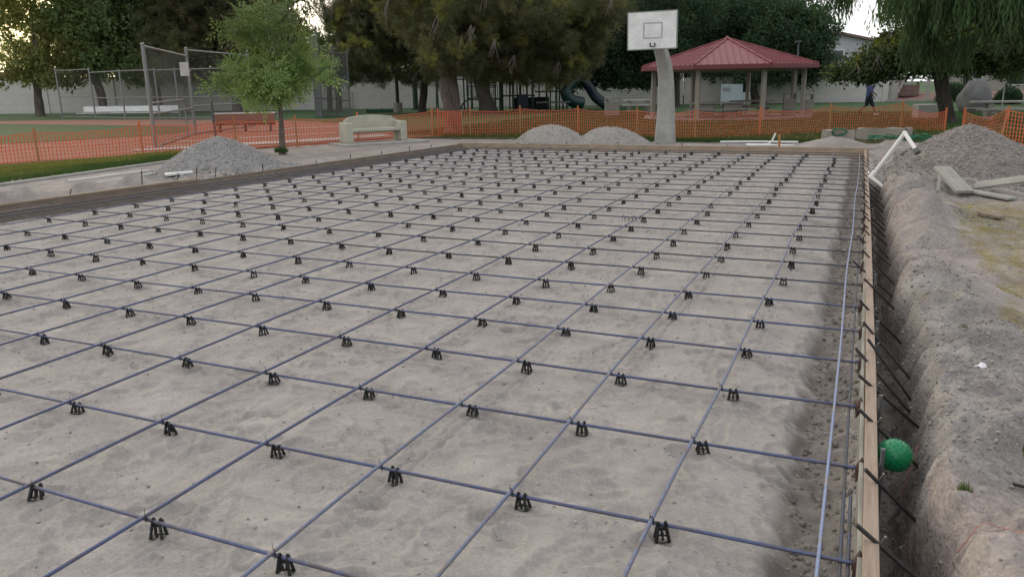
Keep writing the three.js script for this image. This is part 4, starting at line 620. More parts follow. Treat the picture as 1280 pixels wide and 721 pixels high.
// ---------- trees ----------
const TREES = {
  sapling: { x: -14.98, z: -15.43, trunk: [[0.0, -0.05, 0.0, 0.082], [0.03, 0.96, -0.02, 0.069], [0.02, 1.85, -0.02, 0.069], [-0.02, 2.95, 0.02, 0.045]], blobs: [[-0.25, 2.91, 0.08, 1.0, 0.68], [0.23, 2.07, -0.32, 0.55, 0.46], [-0.18, 3.38, 0.16, 1.17, 0.67], [-0.96, 2.58, 0.44, 0.77, 0.59], [0.24, 2.39, 0.33, 0.94, 0.76], [0.44, 2.42, -0.61, 0.65, 0.51], [-0.46, 1.82, 0.4, 0.77, 0.41], [0.01, 1.71, -0.4, 0.65, 0.33], [-0.61, 3.11, 0.93, 0.48, 0.44], [1.06, 2.23, -0.59, 0.39, 0.25], [0.0, 3.87, -0.26, 0.63, 0.32], [-1.17, 2.05, 0.91, 0.34, 0.27], [0.29, 3.06, -0.49, 0.6, 0.55], [-0.09, 1.46, 0.21, 0.41, 0.21]] },
  pine1: { x: -14.62, z: -25.5, trunk: [[0.0, -0.05, 0.0, 0.355], [-0.1, 1.44, 0.05, 0.351], [-0.22, 2.67, 0.12, 0.316], [-0.31, 4.18, 0.17, 0.25], [-0.35, 6.22, 0.18, 0.153]], blobs: [[-0.5, 4.18, 0.27, 1.72, 1.06], [0.78, 3.28, -0.96, 2.4, 1.15], [2.31, 3.76, -2.74, 2.3, 1.32], [3.66, 3.94, -4.32, 1.75, 1.35], [1.74, 4.74, -0.86, 2.81, 1.25], [0.34, 2.79, 0.95, 1.38, 0.8], [1.73, 2.5, -1.95, 1.96, 0.72], [3.2, 2.48, -3.62, 1.51, 0.74], [-1.93, 4.87, -0.06, 1.59, 0.96], [4.45, 4.99, -4.06, 1.65, 0.99], [-0.48, 6.65, -0.88, 4.11, 1.58]] },
  pine2: { x: -22.64, z: -45.75, trunk: [[0.0, -0.05, 0.0, 0.538], [-0.35, 1.42, 0.17, 0.508], [-0.65, 2.72, 0.31, 0.451], [-0.92, 5.25, 0.45, 0.315]], blobs: [[-0.02, 2.96, 0.01, 2.65, 0.96], [2.01, 2.93, -1.99, 3.24, 0.97], [-1.88, 3.78, -0.19, 3.23, 1.4], [3.68, 3.71, -3.72, 3.29, 1.64], [-0.15, 5.46, -4.33, 6.77, 2.54]] },
  pine3: { x: -30.12, z: -49.72, trunk: [[0.0, -0.05, 0.0, 0.272], [0.17, 1.74, -0.09, 0.27], [0.27, 2.9, -0.15, 0.239], [0.22, 5.74, -0.13, 0.177]], blobs: [[-2.47, 4.0, 5.12, 1.9, 1.56], [-1.7, 2.92, 3.4, 2.41, 0.92], [-1.23, 4.63, 0.74, 2.95, 2.13], [-0.31, 2.62, 0.18, 1.79, 0.6], [-2.23, 6.18, 3.75, 2.82, 1.92], [-0.62, 7.15, 0.37, 3.51, 2.11], [0.53, 3.49, -1.45, 2.12, 1.45], [-3.42, 5.39, 4.57, 1.46, 1.24], [-3.52, 7.51, 4.64, 2.01, 1.45], [-1.98, 9.61, 1.2, 5.19, 2.31]] },
  dark1: { x: -13.06, z: -59.51, trunk: [[0.0, -0.05, 0.0, 0.25], [0.01, 1.4, 0.0, 0.248], [0.03, 4.37, 0.0, 0.184]], blobs: [[-3.36, 3.26, 0.83, 2.49, 1.62], [-1.03, 4.39, 0.23, 3.07, 2.46], [-4.0, 5.65, 1.01, 2.47, 2.22], [-0.53, 7.28, 0.12, 4.24, 2.43], [-4.53, 2.08, 1.16, 2.25, 0.75], [-6.88, 2.43, 2.96, 1.86, 0.99], [-2.15, 2.04, 0.51, 1.49, 0.62], [-5.44, 4.17, 2.48, 2.21, 1.84]] },
  dark2: { x: -11.73, z: -68.93, trunk: [[0.0, -0.05, 0.0, 0.317], [0.19, 1.62, -0.03, 0.315], [0.25, 4.63, -0.04, 0.242]], blobs: [[0.25, 4.63, -0.04, 4.15, 2.76], [-1.18, 7.3, 0.21, 4.13, 3.03], [2.64, 6.57, -1.41, 4.13, 3.03], [1.36, 2.27, -0.22, 3.47, 0.83]] },
  dark3: { x: -7.72, z: -65.47, trunk: [[0.0, -0.05, 0.0, 0.295], [-0.33, 1.39, 0.04, 0.294], [-0.01, 4.38, 0.0, 0.226]], blobs: [[1.5, 4.65, -0.16, 3.2, 2.3], [3.62, 4.27, -0.34, 2.28, 2.28], [4.34, 2.55, -0.38, 1.65, 1.14], [5.02, 5.13, -0.42, 1.0, 1.25], [1.87, 6.82, -1.2, 2.89, 2.18], [3.49, 6.08, -0.33, 1.89, 1.64], [0.73, 2.38, -0.08, 2.59, 0.78], [4.85, 3.63, -0.41, 1.01, 1.26]] },
  rtree: { x: 3.66, z: -34.73, trunk: [[0.0, -0.05, 0.0, 0.316], [-0.24, 1.07, -0.02, 0.282], [-0.47, 2.19, -0.04, 0.28], [-0.62, 3.61, -0.05, 0.229], [-0.73, 5.76, -0.05, 0.161]], blobs: [[-0.44, 2.98, -0.03, 2.29, 1.11], [-2.5, 2.65, 0.47, 1.19, 0.8], [-3.44, 2.29, 0.17, 1.22, 0.68], [-2.63, 3.0, -0.43, 0.61, 0.48], [-4.47, 2.06, -0.11, 0.62, 0.31], [-3.21, 2.16, 0.27, 0.95, 0.54], [-1.53, 2.32, -0.4, 0.94, 0.4], [0.9, 3.06, 0.59, 1.9, 1.08], [1.83, 2.43, 0.7, 1.13, 0.69], [-0.6, 4.54, -0.05, 2.27, 1.1], [1.15, 4.39, 0.62, 1.87, 1.12], [-2.23, 3.21, -0.32, 0.88, 0.54], [0.38, 2.4, -0.47, 1.32, 0.53], [-2.89, 2.02, 0.17, 0.68, 0.34], [2.1, 3.43, 1.25, 1.52, 1.22]] },
  willow: { x: 5.62, z: -23.47, trunk: [[0.0, -0.05, 0.0, 0.268], [-0.43, 2.11, -0.08, 0.242], [-1.0, 3.82, -0.18, 0.175], [-1.71, 5.11, -0.28, 0.11]], blobs: [[-3.12, 4.0, -0.42, 1.38, 0.6], [-6.18, 4.51, -3.47, 0.75, 0.35], [-4.85, 4.18, -2.49, 0.46, 0.25], [-2.56, 3.38, -0.37, 0.91, 0.55], [-3.53, 3.35, -0.95, 0.95, 0.57], [-3.88, 2.82, -1.46, 0.59, 0.39], [-2.74, 2.75, -0.89, 0.71, 0.38], [-4.15, 4.02, -0.47, 0.7, 0.33], [-2.13, 3.89, -0.33, 1.35, 0.63], [-1.16, 3.62, -0.2, 1.1, 0.88], [-3.44, 5.05, -0.44, 2.51, 0.68]] },
  far_r1: { x: 11.66, z: -55.91, trunk: [[0.0, -0.05, 0.0, 0.394], [-0.53, 2.49, -0.1, 0.293]], blobs: [[-2.76, 2.31, -0.46, 1.1, 0.9], [-0.85, 3.44, -0.16, 2.93, 1.95]] },
  left1: { x: -64.44, z: -43.68, trunk: [[0.0, -0.05, 0.0, 0.378], [0.06, 1.66, -0.07, 0.308], [0.09, 3.31, -0.13, 0.306], [0.42, 6.23, -0.57, 0.236]], blobs: [[0.24, 4.61, -0.33, 2.71, 1.63], [2.38, 6.27, -3.13, 3.45, 2.76], [-0.68, 3.64, 0.97, 2.29, 0.81], [1.79, 3.08, -0.74, 2.31, 0.82], [-1.74, 3.97, 2.52, 1.72, 1.32], [-0.87, 6.71, 1.24, 0.8, 1.46], [-0.26, 5.45, 0.37, 0.81, 0.67], [1.07, 8.18, -1.45, 2.7, 1.76], [2.59, 4.27, -3.4, 1.81, 1.39], [-0.24, 8.75, 0.34, 1.99, 1.59], [0.6, 10.68, -0.82, 5.32, 2.0]] },
  left2: { x: -60.64, z: -46.98, trunk: [[0.0, -0.05, 0.0, 0.351], [-0.07, 2.1, 0.08, 0.348], [-0.26, 3.04, 0.32, 0.242], [-0.56, 4.9, 0.69, 0.206]], blobs: [[1.21, 4.9, -1.45, 3.49, 2.09], [0.29, 8.18, -0.36, 4.1, 2.73], [1.52, 7.65, -3.32, 3.53, 2.83], [2.14, 3.55, -2.52, 1.84, 0.99], [1.3, 10.8, -1.56, 4.78, 2.05]] },
  left3: { x: -57.09, z: -49.56, trunk: [[0.0, -0.05, 0.0, 0.356], [0.09, 2.15, -0.1, 0.318], [0.27, 4.86, -0.29, 0.28]], blobs: [[1.25, 5.53, -1.34, 3.52, 2.82], [2.15, 8.22, -2.26, 4.21, 2.81], [0.42, 3.51, -0.46, 2.54, 0.99], [3.35, 5.53, -3.45, 2.86, 2.86], [4.53, 8.26, -4.57, 3.57, 2.85], [2.36, 10.86, -2.47, 4.87, 2.09]] },
  left4: { x: -50.99, z: -52.86, trunk: [[0.0, -0.05, 0.0, 0.43], [0.17, 2.03, -0.15, 0.392], [0.52, 4.76, -0.47, 0.318]], blobs: [[1.07, 5.43, -0.96, 3.53, 3.25], [3.18, 6.1, -2.77, 3.28, 2.57], [2.3, 8.46, -2.03, 3.1, 2.11], [-0.78, 3.75, 0.73, 2.11, 1.27], [3.53, 11.12, -3.05, 3.51, 1.54]] },
  mid5: { x: -39.39, z: -52.03, trunk: [[0.0, -0.05, 0.0, 0.232], [0.06, 1.86, -0.04, 0.197], [0.09, 5.01, -0.07, 0.162]], blobs: [[-0.71, 4.4, 0.52, 1.69, 1.56], [-1.0, 5.51, 0.74, 1.68, 0.9], [0.2, 6.86, -0.14, 1.55, 1.68], [0.22, 2.81, -0.16, 1.57, 0.92], [-2.13, 9.27, 1.61, 2.28, 0.76], [1.13, 5.0, -0.8, 1.96, 1.96]] },
  mid5b: { x: -40.61, z: -52.38, trunk: [[0.0, -0.05, 0.0, 0.201], [0.07, 1.88, -0.04, 0.166], [0.1, 5.06, -0.07, 0.164]], blobs: [[-1.42, 3.5, 1.09, 1.71, 1.18], [-1.72, 5.08, 1.32, 1.04, 0.91], [0.11, 3.48, -0.08, 1.72, 1.32], [-0.63, 6.44, 0.48, 0.59, 1.43], [-0.93, 8.04, 0.71, 0.65, 0.65]] },
  behind0: { x: -78.6, z: -76.24, trunk: [[0.0, -0.05, 0.0, 0.519], [0.52, 7.16, -0.53, 0.511]], blobs: [[-7.41, 8.07, 8.15, 6.82, 4.87], [-2.04, 8.12, 2.08, 8.06, 5.64], [4.13, 8.14, -3.92, 7.88, 5.8], [7.35, 5.62, -6.71, 4.22, 3.59], [-4.17, 12.34, 4.38, 8.86, 3.94], [3.77, 13.03, -3.6, 7.16, 4.09]] },
  behind2b: { x: -18.92, z: -93.02, trunk: [[0.0, -0.05, 0.0, 0.475], [-0.23, 5.7, 0.05, 0.468]], blobs: [[-1.15, 6.62, 0.24, 7.49, 4.68], [5.89, 7.28, -1.0, 7.33, 4.58], [-5.71, 9.43, 1.34, 6.56, 4.68], [3.1, 10.86, -0.57, 8.24, 3.66], [10.76, 5.38, -1.56, 4.54, 3.63]] },
  behind1: { x: -49.32, z: -74.3, trunk: [[0.0, -0.05, 0.0, 0.451], [0.28, 6.09, -0.18, 0.444]], blobs: [[-0.45, 6.1, 0.29, 4.43, 3.55], [1.93, 9.45, -1.21, 6.18, 4.41], [6.4, 6.01, -3.77, 5.38, 3.94], [6.54, 10.24, -3.84, 6.2, 4.43]] },
  behind2: { x: -31.49, z: -83.22, trunk: [[0.0, -0.05, 0.0, 0.456], [0.02, 5.79, 0.0, 0.449]], blobs: [[-4.98, 5.89, 2.01, 5.39, 3.6], [0.02, 6.65, -0.01, 6.27, 4.48], [5.08, 5.68, -1.72, 5.36, 3.57], [0.03, 10.87, -0.01, 7.07, 3.54], [5.85, 10.7, -1.95, 5.27, 3.87]] },
  behind3: { x: 3.31, z: -91.92, trunk: [[0.0, -0.05, 0.0, 0.425], [-0.45, 4.91, -0.01, 0.42]], blobs: [[1.14, 4.06, 0.04, 3.34, 1.84], [3.83, 6.33, 0.19, 4.9, 4.09], [-3.32, 2.55, -0.04, 2.57, 0.86], [8.23, 4.6, 0.6, 4.8, 3.2]] },
};

function leafCluster(kind, seed) {
  const r = rng(seed), pos = [], idx = [];
  const leaf = (p, d, n, L, W) => { const s = d.clone().cross(n).normalize(), o = pos.length / 3; for (const [a, b, c] of [[0, 0, 0], [0.45, W, 0.04], [1, 0, -0.08], [0.45, -W, 0.04]]) pos.push(p.x + d.x * a * L + s.x * b + n.x * c * L, p.y + d.y * a * L + s.y * b + n.y * c * L, p.z + d.z * a * L + s.z * b + n.z * c * L); idx.push(o, o + 1, o + 2, o, o + 2, o + 3); };
  const dir = () => { const y = 2 * r() - 1, a = r() * 6.283, q = Math.sqrt(1 - y * y); return V(q * Math.cos(a), y, q * Math.sin(a)); };
  if (kind === 'broad') for (let i = 0; i < 22; i++) { const q = dir().multiplyScalar(Math.cbrt(r()) * 0.9), d = dir(); d.y = d.y * 0.5 - 0.3; leaf(q, d.normalize(), dir().add(V(0, 1, 0)).normalize(), 0.42, 0.13); }
  if (kind === 'ash') for (let i = 0; i < 7; i++) { const q = dir().multiplyScalar(0.5 * r()), d = dir(); d.y = d.y * 0.4 - 0.25; d.normalize(); const s = d.clone().cross(V(0, 1, 0)).normalize(); for (let k = 0; k < 7; k++) { const f = 0.2 + 0.13 * k, p = q.clone().addScaledVector(d, f); p.y -= 0.22 * f * f; const side = k === 6 ? d.clone() : s.clone().multiplyScalar(k % 2 ? 1 : -1).addScaledVector(d, 0.7); side.y -= 0.35; leaf(p, side.normalize(), V(0.2 * r(), 1, 0.2 * r()).normalize(), 0.34, 0.075); } }
  if (kind === 'needle') for (let i = 0; i < 9; i++) { const q = dir().multiplyScalar(0.55 * r()), d = dir(); d.y = Math.abs(d.y) * 0.5 - 0.15; d.normalize(); for (let k = 0; k < 11; k++) { const e = d.clone().multiplyScalar(1.1).add(dir()).normalize(); leaf(q.clone().addScaledVector(d, 0.05 * k), e, dir(), 0.5, 0.022); } }
  if (kind === 'drape') for (let i = 0; i < 10; i++) { const q = dir().multiplyScalar(0.6 * r()), a = r() * 6.3; for (let k = 0; k < 5; k++) { const d = V(0.35 * Math.cos(a + k), -1, 0.35 * Math.sin(a + k)).normalize(); leaf(V(q.x + 0.1 * r(), q.y + 0.5 - 0.33 * k, q.z + 0.1 * r()), d, dir(), 0.55, 0.05); } }
  const g = new THREE.BufferGeometry(); g.setAttribute('position', new THREE.Float32BufferAttribute(pos, 3)); g.setIndex(idx); g.computeVertexNormals(); return g;
}
const leafMat = (r, g, b, t = 0.3) => new THREE.MeshPhysicalMaterial({ color: col(r, g, b), roughness: 0.8, specularIntensity: 0.35, transmission: t, thickness: 0, side: THREE.DoubleSide });
const LM = { sapling: leafMat(0.27, 0.39, 0.13, 0.5), pine: leafMat(0.18, 0.2, 0.09, 0.5), broad: leafMat(0.17, 0.25, 0.1, 0.5), dark: leafMat(0.065, 0.125, 0.06, 0.45), right: leafMat(0.11, 0.16, 0.06, 0.5), drape: leafMat(0.1, 0.18, 0.07, 0.5), warm: leafMat(0.28, 0.31, 0.11, 0.55), olive: leafMat(0.24, 0.26, 0.12, 0.5) };  // warm, broad, olive: left-hand leaves lightened in place of flare haze
const LG = {}; for (const k of ['broad', 'ash', 'needle', 'drape']) LG[k] = leafCluster(k, 11);
function tree(name, key, label, { kind, m, size, dens, bark = M.bark, tint, gap = 0.05, group, category = 'tree', tips, twigs = 0 }, seed) {
  const S = TREES[key], t = thing(name, label, category, [S.x, 0, S.z], 0, group), r = rng(seed), top = S.trunk[S.trunk.length - 1];
  const base = S.trunk[0], flare = [[base[0], base[1], base[2], base[3] * 1.55], [base[0], 0.22, base[2], base[3] * 1.08], ...S.trunk.slice(1)];
  obj('trunk', taper(flare, 11, 4, 0.18, seed), bark, t, true);
  const limbs = [];
  S.blobs.forEach(([x, y, z, a, b], i) => { const k = Math.max(Math.min(2, S.trunk.length - 1), 1 + Math.floor(r() * (S.trunk.length - 1))), p = S.trunk[Math.min(k, S.trunk.length - 1)]; const rr = Math.min(p[3] * 0.32, 0.02 + 0.035 * a); limbs.push(taper([[p[0], p[1], p[2], rr], [mix(p[0], x, 0.45), mix(p[1], y, 0.6) , mix(p[2], z, 0.45), rr * 0.7], [x, y, z, rr * 0.35], [x + (r() - 0.5) * a, y + 0.3 * b, z + (r() - 0.5) * a, rr * 0.12]], 6, 4, 0.15, seed + i));
    for (let w = 0; w < 3; w++) limbs.push(taper([[x, y, z, rr * 0.3], [x + (r() - 0.5) * a, y + (r() - 0.6) * b, z + (r() - 0.5) * a, rr * 0.2], [x + (r() - 0.5) * 1.9 * a, y + (r() - 0.6) * 1.7 * b, z + (r() - 0.5) * 1.9 * a, rr * 0.06]], 5, 3, 0, seed)); });
  obj('limbs', limbs, bark, t, true);
  const items = [];
  S.blobs.forEach(([x, y, z, a, b], bi) => {
    const n = Math.min(9000, Math.round(dens * Math.pow(a * a * b, 2 / 3) / (size * size)));
    for (let i = 0; i < n; i++) {
      const cy = 2 * r() - 1, an = r() * 6.283, q = Math.sqrt(1 - cy * cy), rad = Math.pow(r(), 0.45) * (1 + 0.22 * vn3(q * Math.cos(an) * 2 + bi * 3, cy * 2, q * Math.sin(an) * 2 + seed));
      const p = { x: x + a * rad * q * Math.cos(an), y: y + b * rad * cy, z: z + a * rad * q * Math.sin(an) };
      if (p.y < 0.9 || vn3(p.x / (size * 3.2) + seed, p.y / (size * 2.6), p.z / (size * 3.2)) < -0.42 + gap) continue;
      const clumpTone = 0.85 + 0.5 * vn3(p.x / (size * 6), p.y / (size * 5) + seed, p.z / (size * 6)), tp = tips && cy > 0.1 && rad > 0.75 ? tips : null;  // random leaf tone, differing from clump to clump
      p.s = size * (0.7 + 0.6 * r()); p.c = tp && r() < 0.6 ? tp.map(v => v * clumpTone) : tint ? tint(r, clumpTone) : [clumpTone * (0.9 + 0.25 * r()), clumpTone, clumpTone * (0.85 + 0.2 * r())];
      if (kind === 'drape') p.rot = [0.25 * (r() - 0.5), r() * 6.3, 0.25 * (r() - 0.5)];
      items.push(p);
    }
  });
  scatter('crown', LG[kind], m, items.length, (_, i) => items[i], t, 0.18, seed + 1);
  if (twigs) { const tw = []; for (let i = 0; i < twigs; i++) { const [x, y, z, a, b] = S.blobs[Math.floor(r() * S.blobs.length)], dx = (r() - 0.3) * a * 1.1, x0 = x + dx, z0 = z + a * 0.85, y0 = y + (r() - 0.2) * b; for (let k = 0; k < 4; k++) tw.push(taper([[x0, y0, z0, 0.014], [x0 + 0.3 * (r() - 0.5), y0 - 0.3, z0 + 0.2, 0.011], [x0 + 0.7 * (r() - 0.5), y0 - 0.5 - 0.5 * r(), z0 + 0.25, 0.004]], 4, 3)); } obj('dead_twigs', tw, M.twig, t, true); }
  return t;
}
const yellow = [2.0, 1.9, 0.9];
tree('young_tree', 'sapling', 'young bright green tree with a slim trunk behind the gravel pile', { kind: 'ash', m: LM.sapling, size: 0.36, dens: 9, gap: 0.02 }, 1);
tree('pine_tree', 'pine1', 'large pine whose leaning trunk stands just behind the orange fence', { kind: 'needle', m: LM.pine, size: 0.36, dens: 12, tips: yellow, twigs: 14, gap: -0.05 }, 2);
tree('pine_tree', 'pine2', 'pine with a thick leaning trunk in front of the playground climber', { kind: 'needle', m: LM.pine, size: 0.5, dens: 12, bark: M.barkDark, gap: -0.1 }, 3);
tree('pine_tree', 'pine3', 'olive pine with a thin dark trunk beside the lamp post, right of the backstop', { kind: 'needle', m: LM.pine, size: 0.5, dens: 12, bark: M.barkDark, tips: yellow, twigs: 10, gap: -0.05 }, 4);
tree('shade_tree', 'dark1', 'dark green tree left of the pavilion behind the backboard', { kind: 'broad', m: LM.dark, size: 0.5, dens: 14, bark: M.barkDark, gap: -0.1 }, 5);
tree('shade_tree', 'dark2', 'dark green tree directly behind the peak of the pavilion roof', { kind: 'broad', m: LM.dark, size: 0.55, dens: 14, bark: M.barkDark, gap: -0.1 }, 6);
tree('shade_tree', 'dark3', 'dark green tree behind the right half of the pavilion roof', { kind: 'broad', m: LM.dark, size: 0.55, dens: 14, bark: M.barkDark, gap: -0.1 }, 7);
tree('shade_tree', 'rtree', 'dark tree with a thick trunk behind the big soil pile', { kind: 'broad', m: LM.right, size: 0.34, dens: 14, bark: M.barkDark, gap: -0.05, twigs: 6, tips: [2.2, 1.7, 0.7] }, 8);
tree('willow_tree', 'willow', 'drooping narrow-leaved foliage hanging in from the top right corner', { kind: 'drape', m: LM.drape, size: 0.42, dens: 9, bark: M.barkDark, gap: 0.0 }, 9);
tree('shade_tree', 'far_r1', 'dark tree at the right edge behind the picnic table', { kind: 'broad', m: LM.dark, size: 0.45, dens: 9, bark: M.barkDark, gap: -0.1 }, 10);
tree('shade_tree', 'left1', 'leftmost tree, its crown letting the golden sunset through', { kind: 'broad', m: LM.warm, size: 0.7, dens: 13, gap: 0.0 }, 11);
tree('shade_tree', 'left2', 'tree with a forked trunk behind the left end of the white bench', { kind: 'broad', m: LM.broad, size: 0.8, dens: 15, gap: -0.1 }, 12);
tree('shade_tree', 'left3', 'olive tree with a straight trunk behind the tall chain-link wing', { kind: 'needle', m: LM.olive, size: 0.9, dens: 15, gap: -0.1 }, 13);
tree('shade_tree', 'left4', 'dark tree whose trunk stands directly behind the young green tree', { kind: 'broad', m: LM.olive, size: 0.7, dens: 13, gap: -0.05 }, 14);
tree('shade_tree', 'mid5', 'green tree with twin trunk behind the tall dark backstop panels', { kind: 'broad', m: LM.broad, size: 0.5, dens: 8, gap: 0.05 }, 15);
tree('shade_tree', 'mid5b', 'smaller green tree left of the tall dark backstop, sky showing above', { kind: 'broad', m: LM.broad, size: 0.45, dens: 7, gap: 0.12 }, 16);
tree('shade_tree', 'behind0', 'tall tree row mass beyond the left wall, behind the tall chain-link wing', { kind: 'broad', m: LM.olive, size: 1.1, dens: 12, bark: M.barkDark, gap: -0.15 }, 21);
tree('shade_tree', 'behind2b', 'tall tree beyond the block wall behind the backboard and pavilion', { kind: 'broad', m: LM.dark, size: 0.9, dens: 12, bark: M.barkDark, gap: -0.15 }, 22);
tree('shade_tree', 'behind1', 'tall tree beyond the block wall behind the olive pine', { kind: 'broad', m: LM.dark, size: 0.8, dens: 13, bark: M.barkDark, gap: -0.1 }, 17);
tree('shade_tree', 'behind2', 'tall tree beyond the block wall behind the playground', { kind: 'broad', m: LM.dark, size: 0.8, dens: 13, bark: M.barkDark, gap: -0.1 }, 18);
tree('shade_tree', 'behind3', 'tall tree beyond the terrace behind the thick-trunked tree', { kind: 'broad', m: LM.dark, size: 0.75, dens: 13, bark: M.barkDark, gap: 0.0 }, 19);

// ---------- pavilion ----------
{
  const t = thing('picnic_pavilion', 'open picnic pavilion with a red standing-seam metal roof', 'pavilion', [-6.37, 0, -40.5], 0.227), R = 4.65, y0 = 2.6, y1 = 3.98, cor = k => { const a = (22.5 + 45 * k) * Math.PI / 180; return V(Math.sin(a) * R, y0, Math.cos(a) * R); };
  for (let k = 0; k < 8; k++) {
    const a = cor(k), b = cor(k - 1), n = 11, apex = V(0, y1, 0), m4 = [];
    for (let i = 0; i < n; i++) {                                    // roof pans between the seams
      const p = b.clone().lerp(a, i / n + 0.002), q = b.clone().lerp(a, (i + 1) / n - 0.002), mid = (i + 0.5) / n, hi = f => { const e = b.clone().lerp(a, f); return e; };
      // each pan runs up the slope until it meets the hip
      const c = b.clone().add(a).multiplyScalar(0.5), up = apex.clone().sub(c), lim = f => Math.max(0, 1 - Math.abs(2 * f - 1)); const f0 = i / n + 0.002, f1 = (i + 1) / n - 0.002;
      const P = [p, q, q.clone().addScaledVector(up, lim(f1)), p.clone().addScaledVector(up, lim(f0))]; if (f0 < 0.5 && f1 > 0.5) P.splice(3, 0, apex.clone());
      const pos = P.flatMap(v => [v.x, v.y, v.z]), id = []; for (let j = 1; j < P.length - 1; j++) id.push(0, j, j + 1);
      const g = new THREE.BufferGeometry(); g.setAttribute('position', new THREE.Float32BufferAttribute(pos, 3)); g.setIndex(id); g.computeVertexNormals(); obj('roof_panel', g, M.roof, t); void mid; void hi;
      if (i) { const s = b.clone().lerp(a, i / n), e = s.clone().addScaledVector(up, lim(i / n)); if (e.distanceTo(s) > 0.2) m4.push(rod([s.x, s.y + 0.018, s.z], [e.x, e.y + 0.018, e.z], 0.022, 0.022, 5)); }
    }
    stuff(obj('seams', m4, M.roof, t)); obj('hip_cap', rod([a.x, a.y + 0.02, a.z], [0, y1 + 0.02, 0], 0.05, 0.05, 7), M.roof, t);
    const L = a.distanceTo(b), mid = a.clone().add(b).multiplyScalar(0.5), fa = (45 * k) * Math.PI / 180; obj('fascia', bx(L + 0.03, 0.2, 0.05, mid.x * 1.004, y0 - 0.1, mid.z * 1.004, fa), M.roofEdge, t);
    const q = cor(k).multiplyScalar(0.86); obj('post', bx(0.2, 2.6, 0.2, q.x, 1.3, q.z, fa + 0.39, 0, 0, 0.015), M.post, t); const q2 = cor(k - 1).multiplyScalar(0.86); obj('beam', bx(q.distanceTo(q2) - 0.2, 0.22, 0.14, (q.x + q2.x) / 2, 2.44, (q.z + q2.z) / 2, fa), M.post, t);
    obj('rafter', rod([q.x * 1.1, 2.46, q.z * 1.1], [0, 3.85, 0], 0.05, 0.05, 5), M.roofEdge, t);
  }
  const fin = new THREE.ConeGeometry(0.16, 0.14, 8); fin.translate(0, y1 + 0.07, 0); obj('finial', fin, M.roof, t);
  const fl = new THREE.CylinderGeometry(4.5, 4.5, 0.08, 8); fl.rotateY(Math.PI / 8); fl.translate(0, 0.01, 0); obj('floor_slab', fl, M.conc, t);
}
function picnicTable(label, x, z, turn, w = 2.4, m = M.conc, solid = false) {
  const t = thing('picnic_table', label, 'picnic table', [x, 0.04, z], turn);
  obj('table_top', bx(w, 0.08, 0.78, 0, 0.73, 0, 0, 0, 0, 0.02), m, t);
  for (const s of [-1, 1]) { obj('bench_seat', bx(w, 0.07, 0.3, 0, 0.43, s * 0.68, 0, 0, 0, 0.02), m, t); obj('pedestal', [bx(solid ? 0.9 : 0.22, 0.68, 0.5, s * w * (solid ? 0.22 : 0.3), 0.34, 0, 0, 0, 0, 0.02), bx(0.16, 0.12, 1.4, s * w * 0.3, 0.32, 0)], solid ? M.concTan : m, t); }
  return t;
}
picnicTable('concrete picnic table at the front under the pavilion', -6.35, -38.6, 0.3, 3.1, M.conc, true);
picnicTable('concrete picnic table at the back right under the pavilion', -5.2, -42.3, 0.5, 2.2, M.concTan);
picnicTable('pale concrete picnic table left of the pavilion', -12.7, -46.8, 0.2, 1.9);
picnicTable('pale concrete picnic table in front of the boulder at the right', 6.35, -36.9, 0.2, 3.4);
{
  const bin = (label, x, z, turn, w = 0.75, h = 1.0, m = M.concTan) => { const t = thing('trash_receptacle', label, 'litter bin', [x, 0, z], turn); obj('body', bx(w, h - 0.16, w, 0, (h - 0.16) / 2, 0, 0, 0, 0, 0.02), m, t); obj('rim', [bx(w + 0.04, 0.06, w + 0.04, 0, h - 0.13, 0, 0, 0, 0, 0.015)], M.conc, t); obj('hood', [bx(w, 0.05, w, 0, h + 0.16, 0, 0, 0, 0, 0.015), ...[-1, 1].map(s => bx(0.08, 0.27, w, s * (w / 2 - 0.04), h, 0))], m, t); return t; };
  bin('tan concrete litter bin left of the pavilion', -12.95, -41.9, 0.3, 0.85, 0.92);
  bin('tan concrete litter bin at the right front post of the pavilion', -3.1, -40.6, 0.2, 0.62, 1.0);
  bin('tan concrete litter bin, right one of the two by the pavilion', -2.25, -40.9, 0.25, 0.55, 0.95);
  tag(obj('concrete_block', bx(0.86, 0.66, 0.8, 3.05, 0.3, -38.9, 0.3, 0, 0, 0.03), M.conc), 'plain concrete block beside the thick tree trunk at the right', 'block');
  const u = thing('utility_box', 'pale blue-white utility cabinet behind the pavilion', 'cabinet', [-9.6, 0, -64.5], 0.15); obj('cabinet', bx(1.7, 1.6, 1, 0, 0.8, 0, 0, 0, 0, 0.03), mat([0.5, 0.58, 0.62]), u); obj('side_box', bx(0.6, 0.95, 0.9, 1.16, 0.47, 0, 0, 0, 0, 0.03), mat([0.5, 0.58, 0.62]), u); obj('vent', bx(0.6, 0.3, 0.02, -0.4, 1.2, 0.512), M.grey, u);
}
{
  const g = mergeVertices(new THREE.IcosahedronGeometry(1, 5).deleteAttribute('uv').deleteAttribute('normal')), p = g.attributes.position; for (let i = 0; i < p.count; i++) { const x = p.getX(i), y = p.getY(i), z = p.getZ(i), k = 1 + 0.16 * vn3(x * 1.7 + 4, y * 1.7, z * 1.7) + 0.05 * vn3(x * 6, y * 6, z * 6), tp = 1 - 0.22 * (y + 0.2); p.setXYZ(i, x * k * 0.84 * tp, 0.75 + y * k * 1.0, z * k * 0.7 * tp); } g.computeVertexNormals();
  const o = obj('boulder', g, M.rock); o.position.set(5.75, 0, -45.9); tag(o, 'tall grey boulder standing on the lawn behind the right picnic table', 'boulder');
}
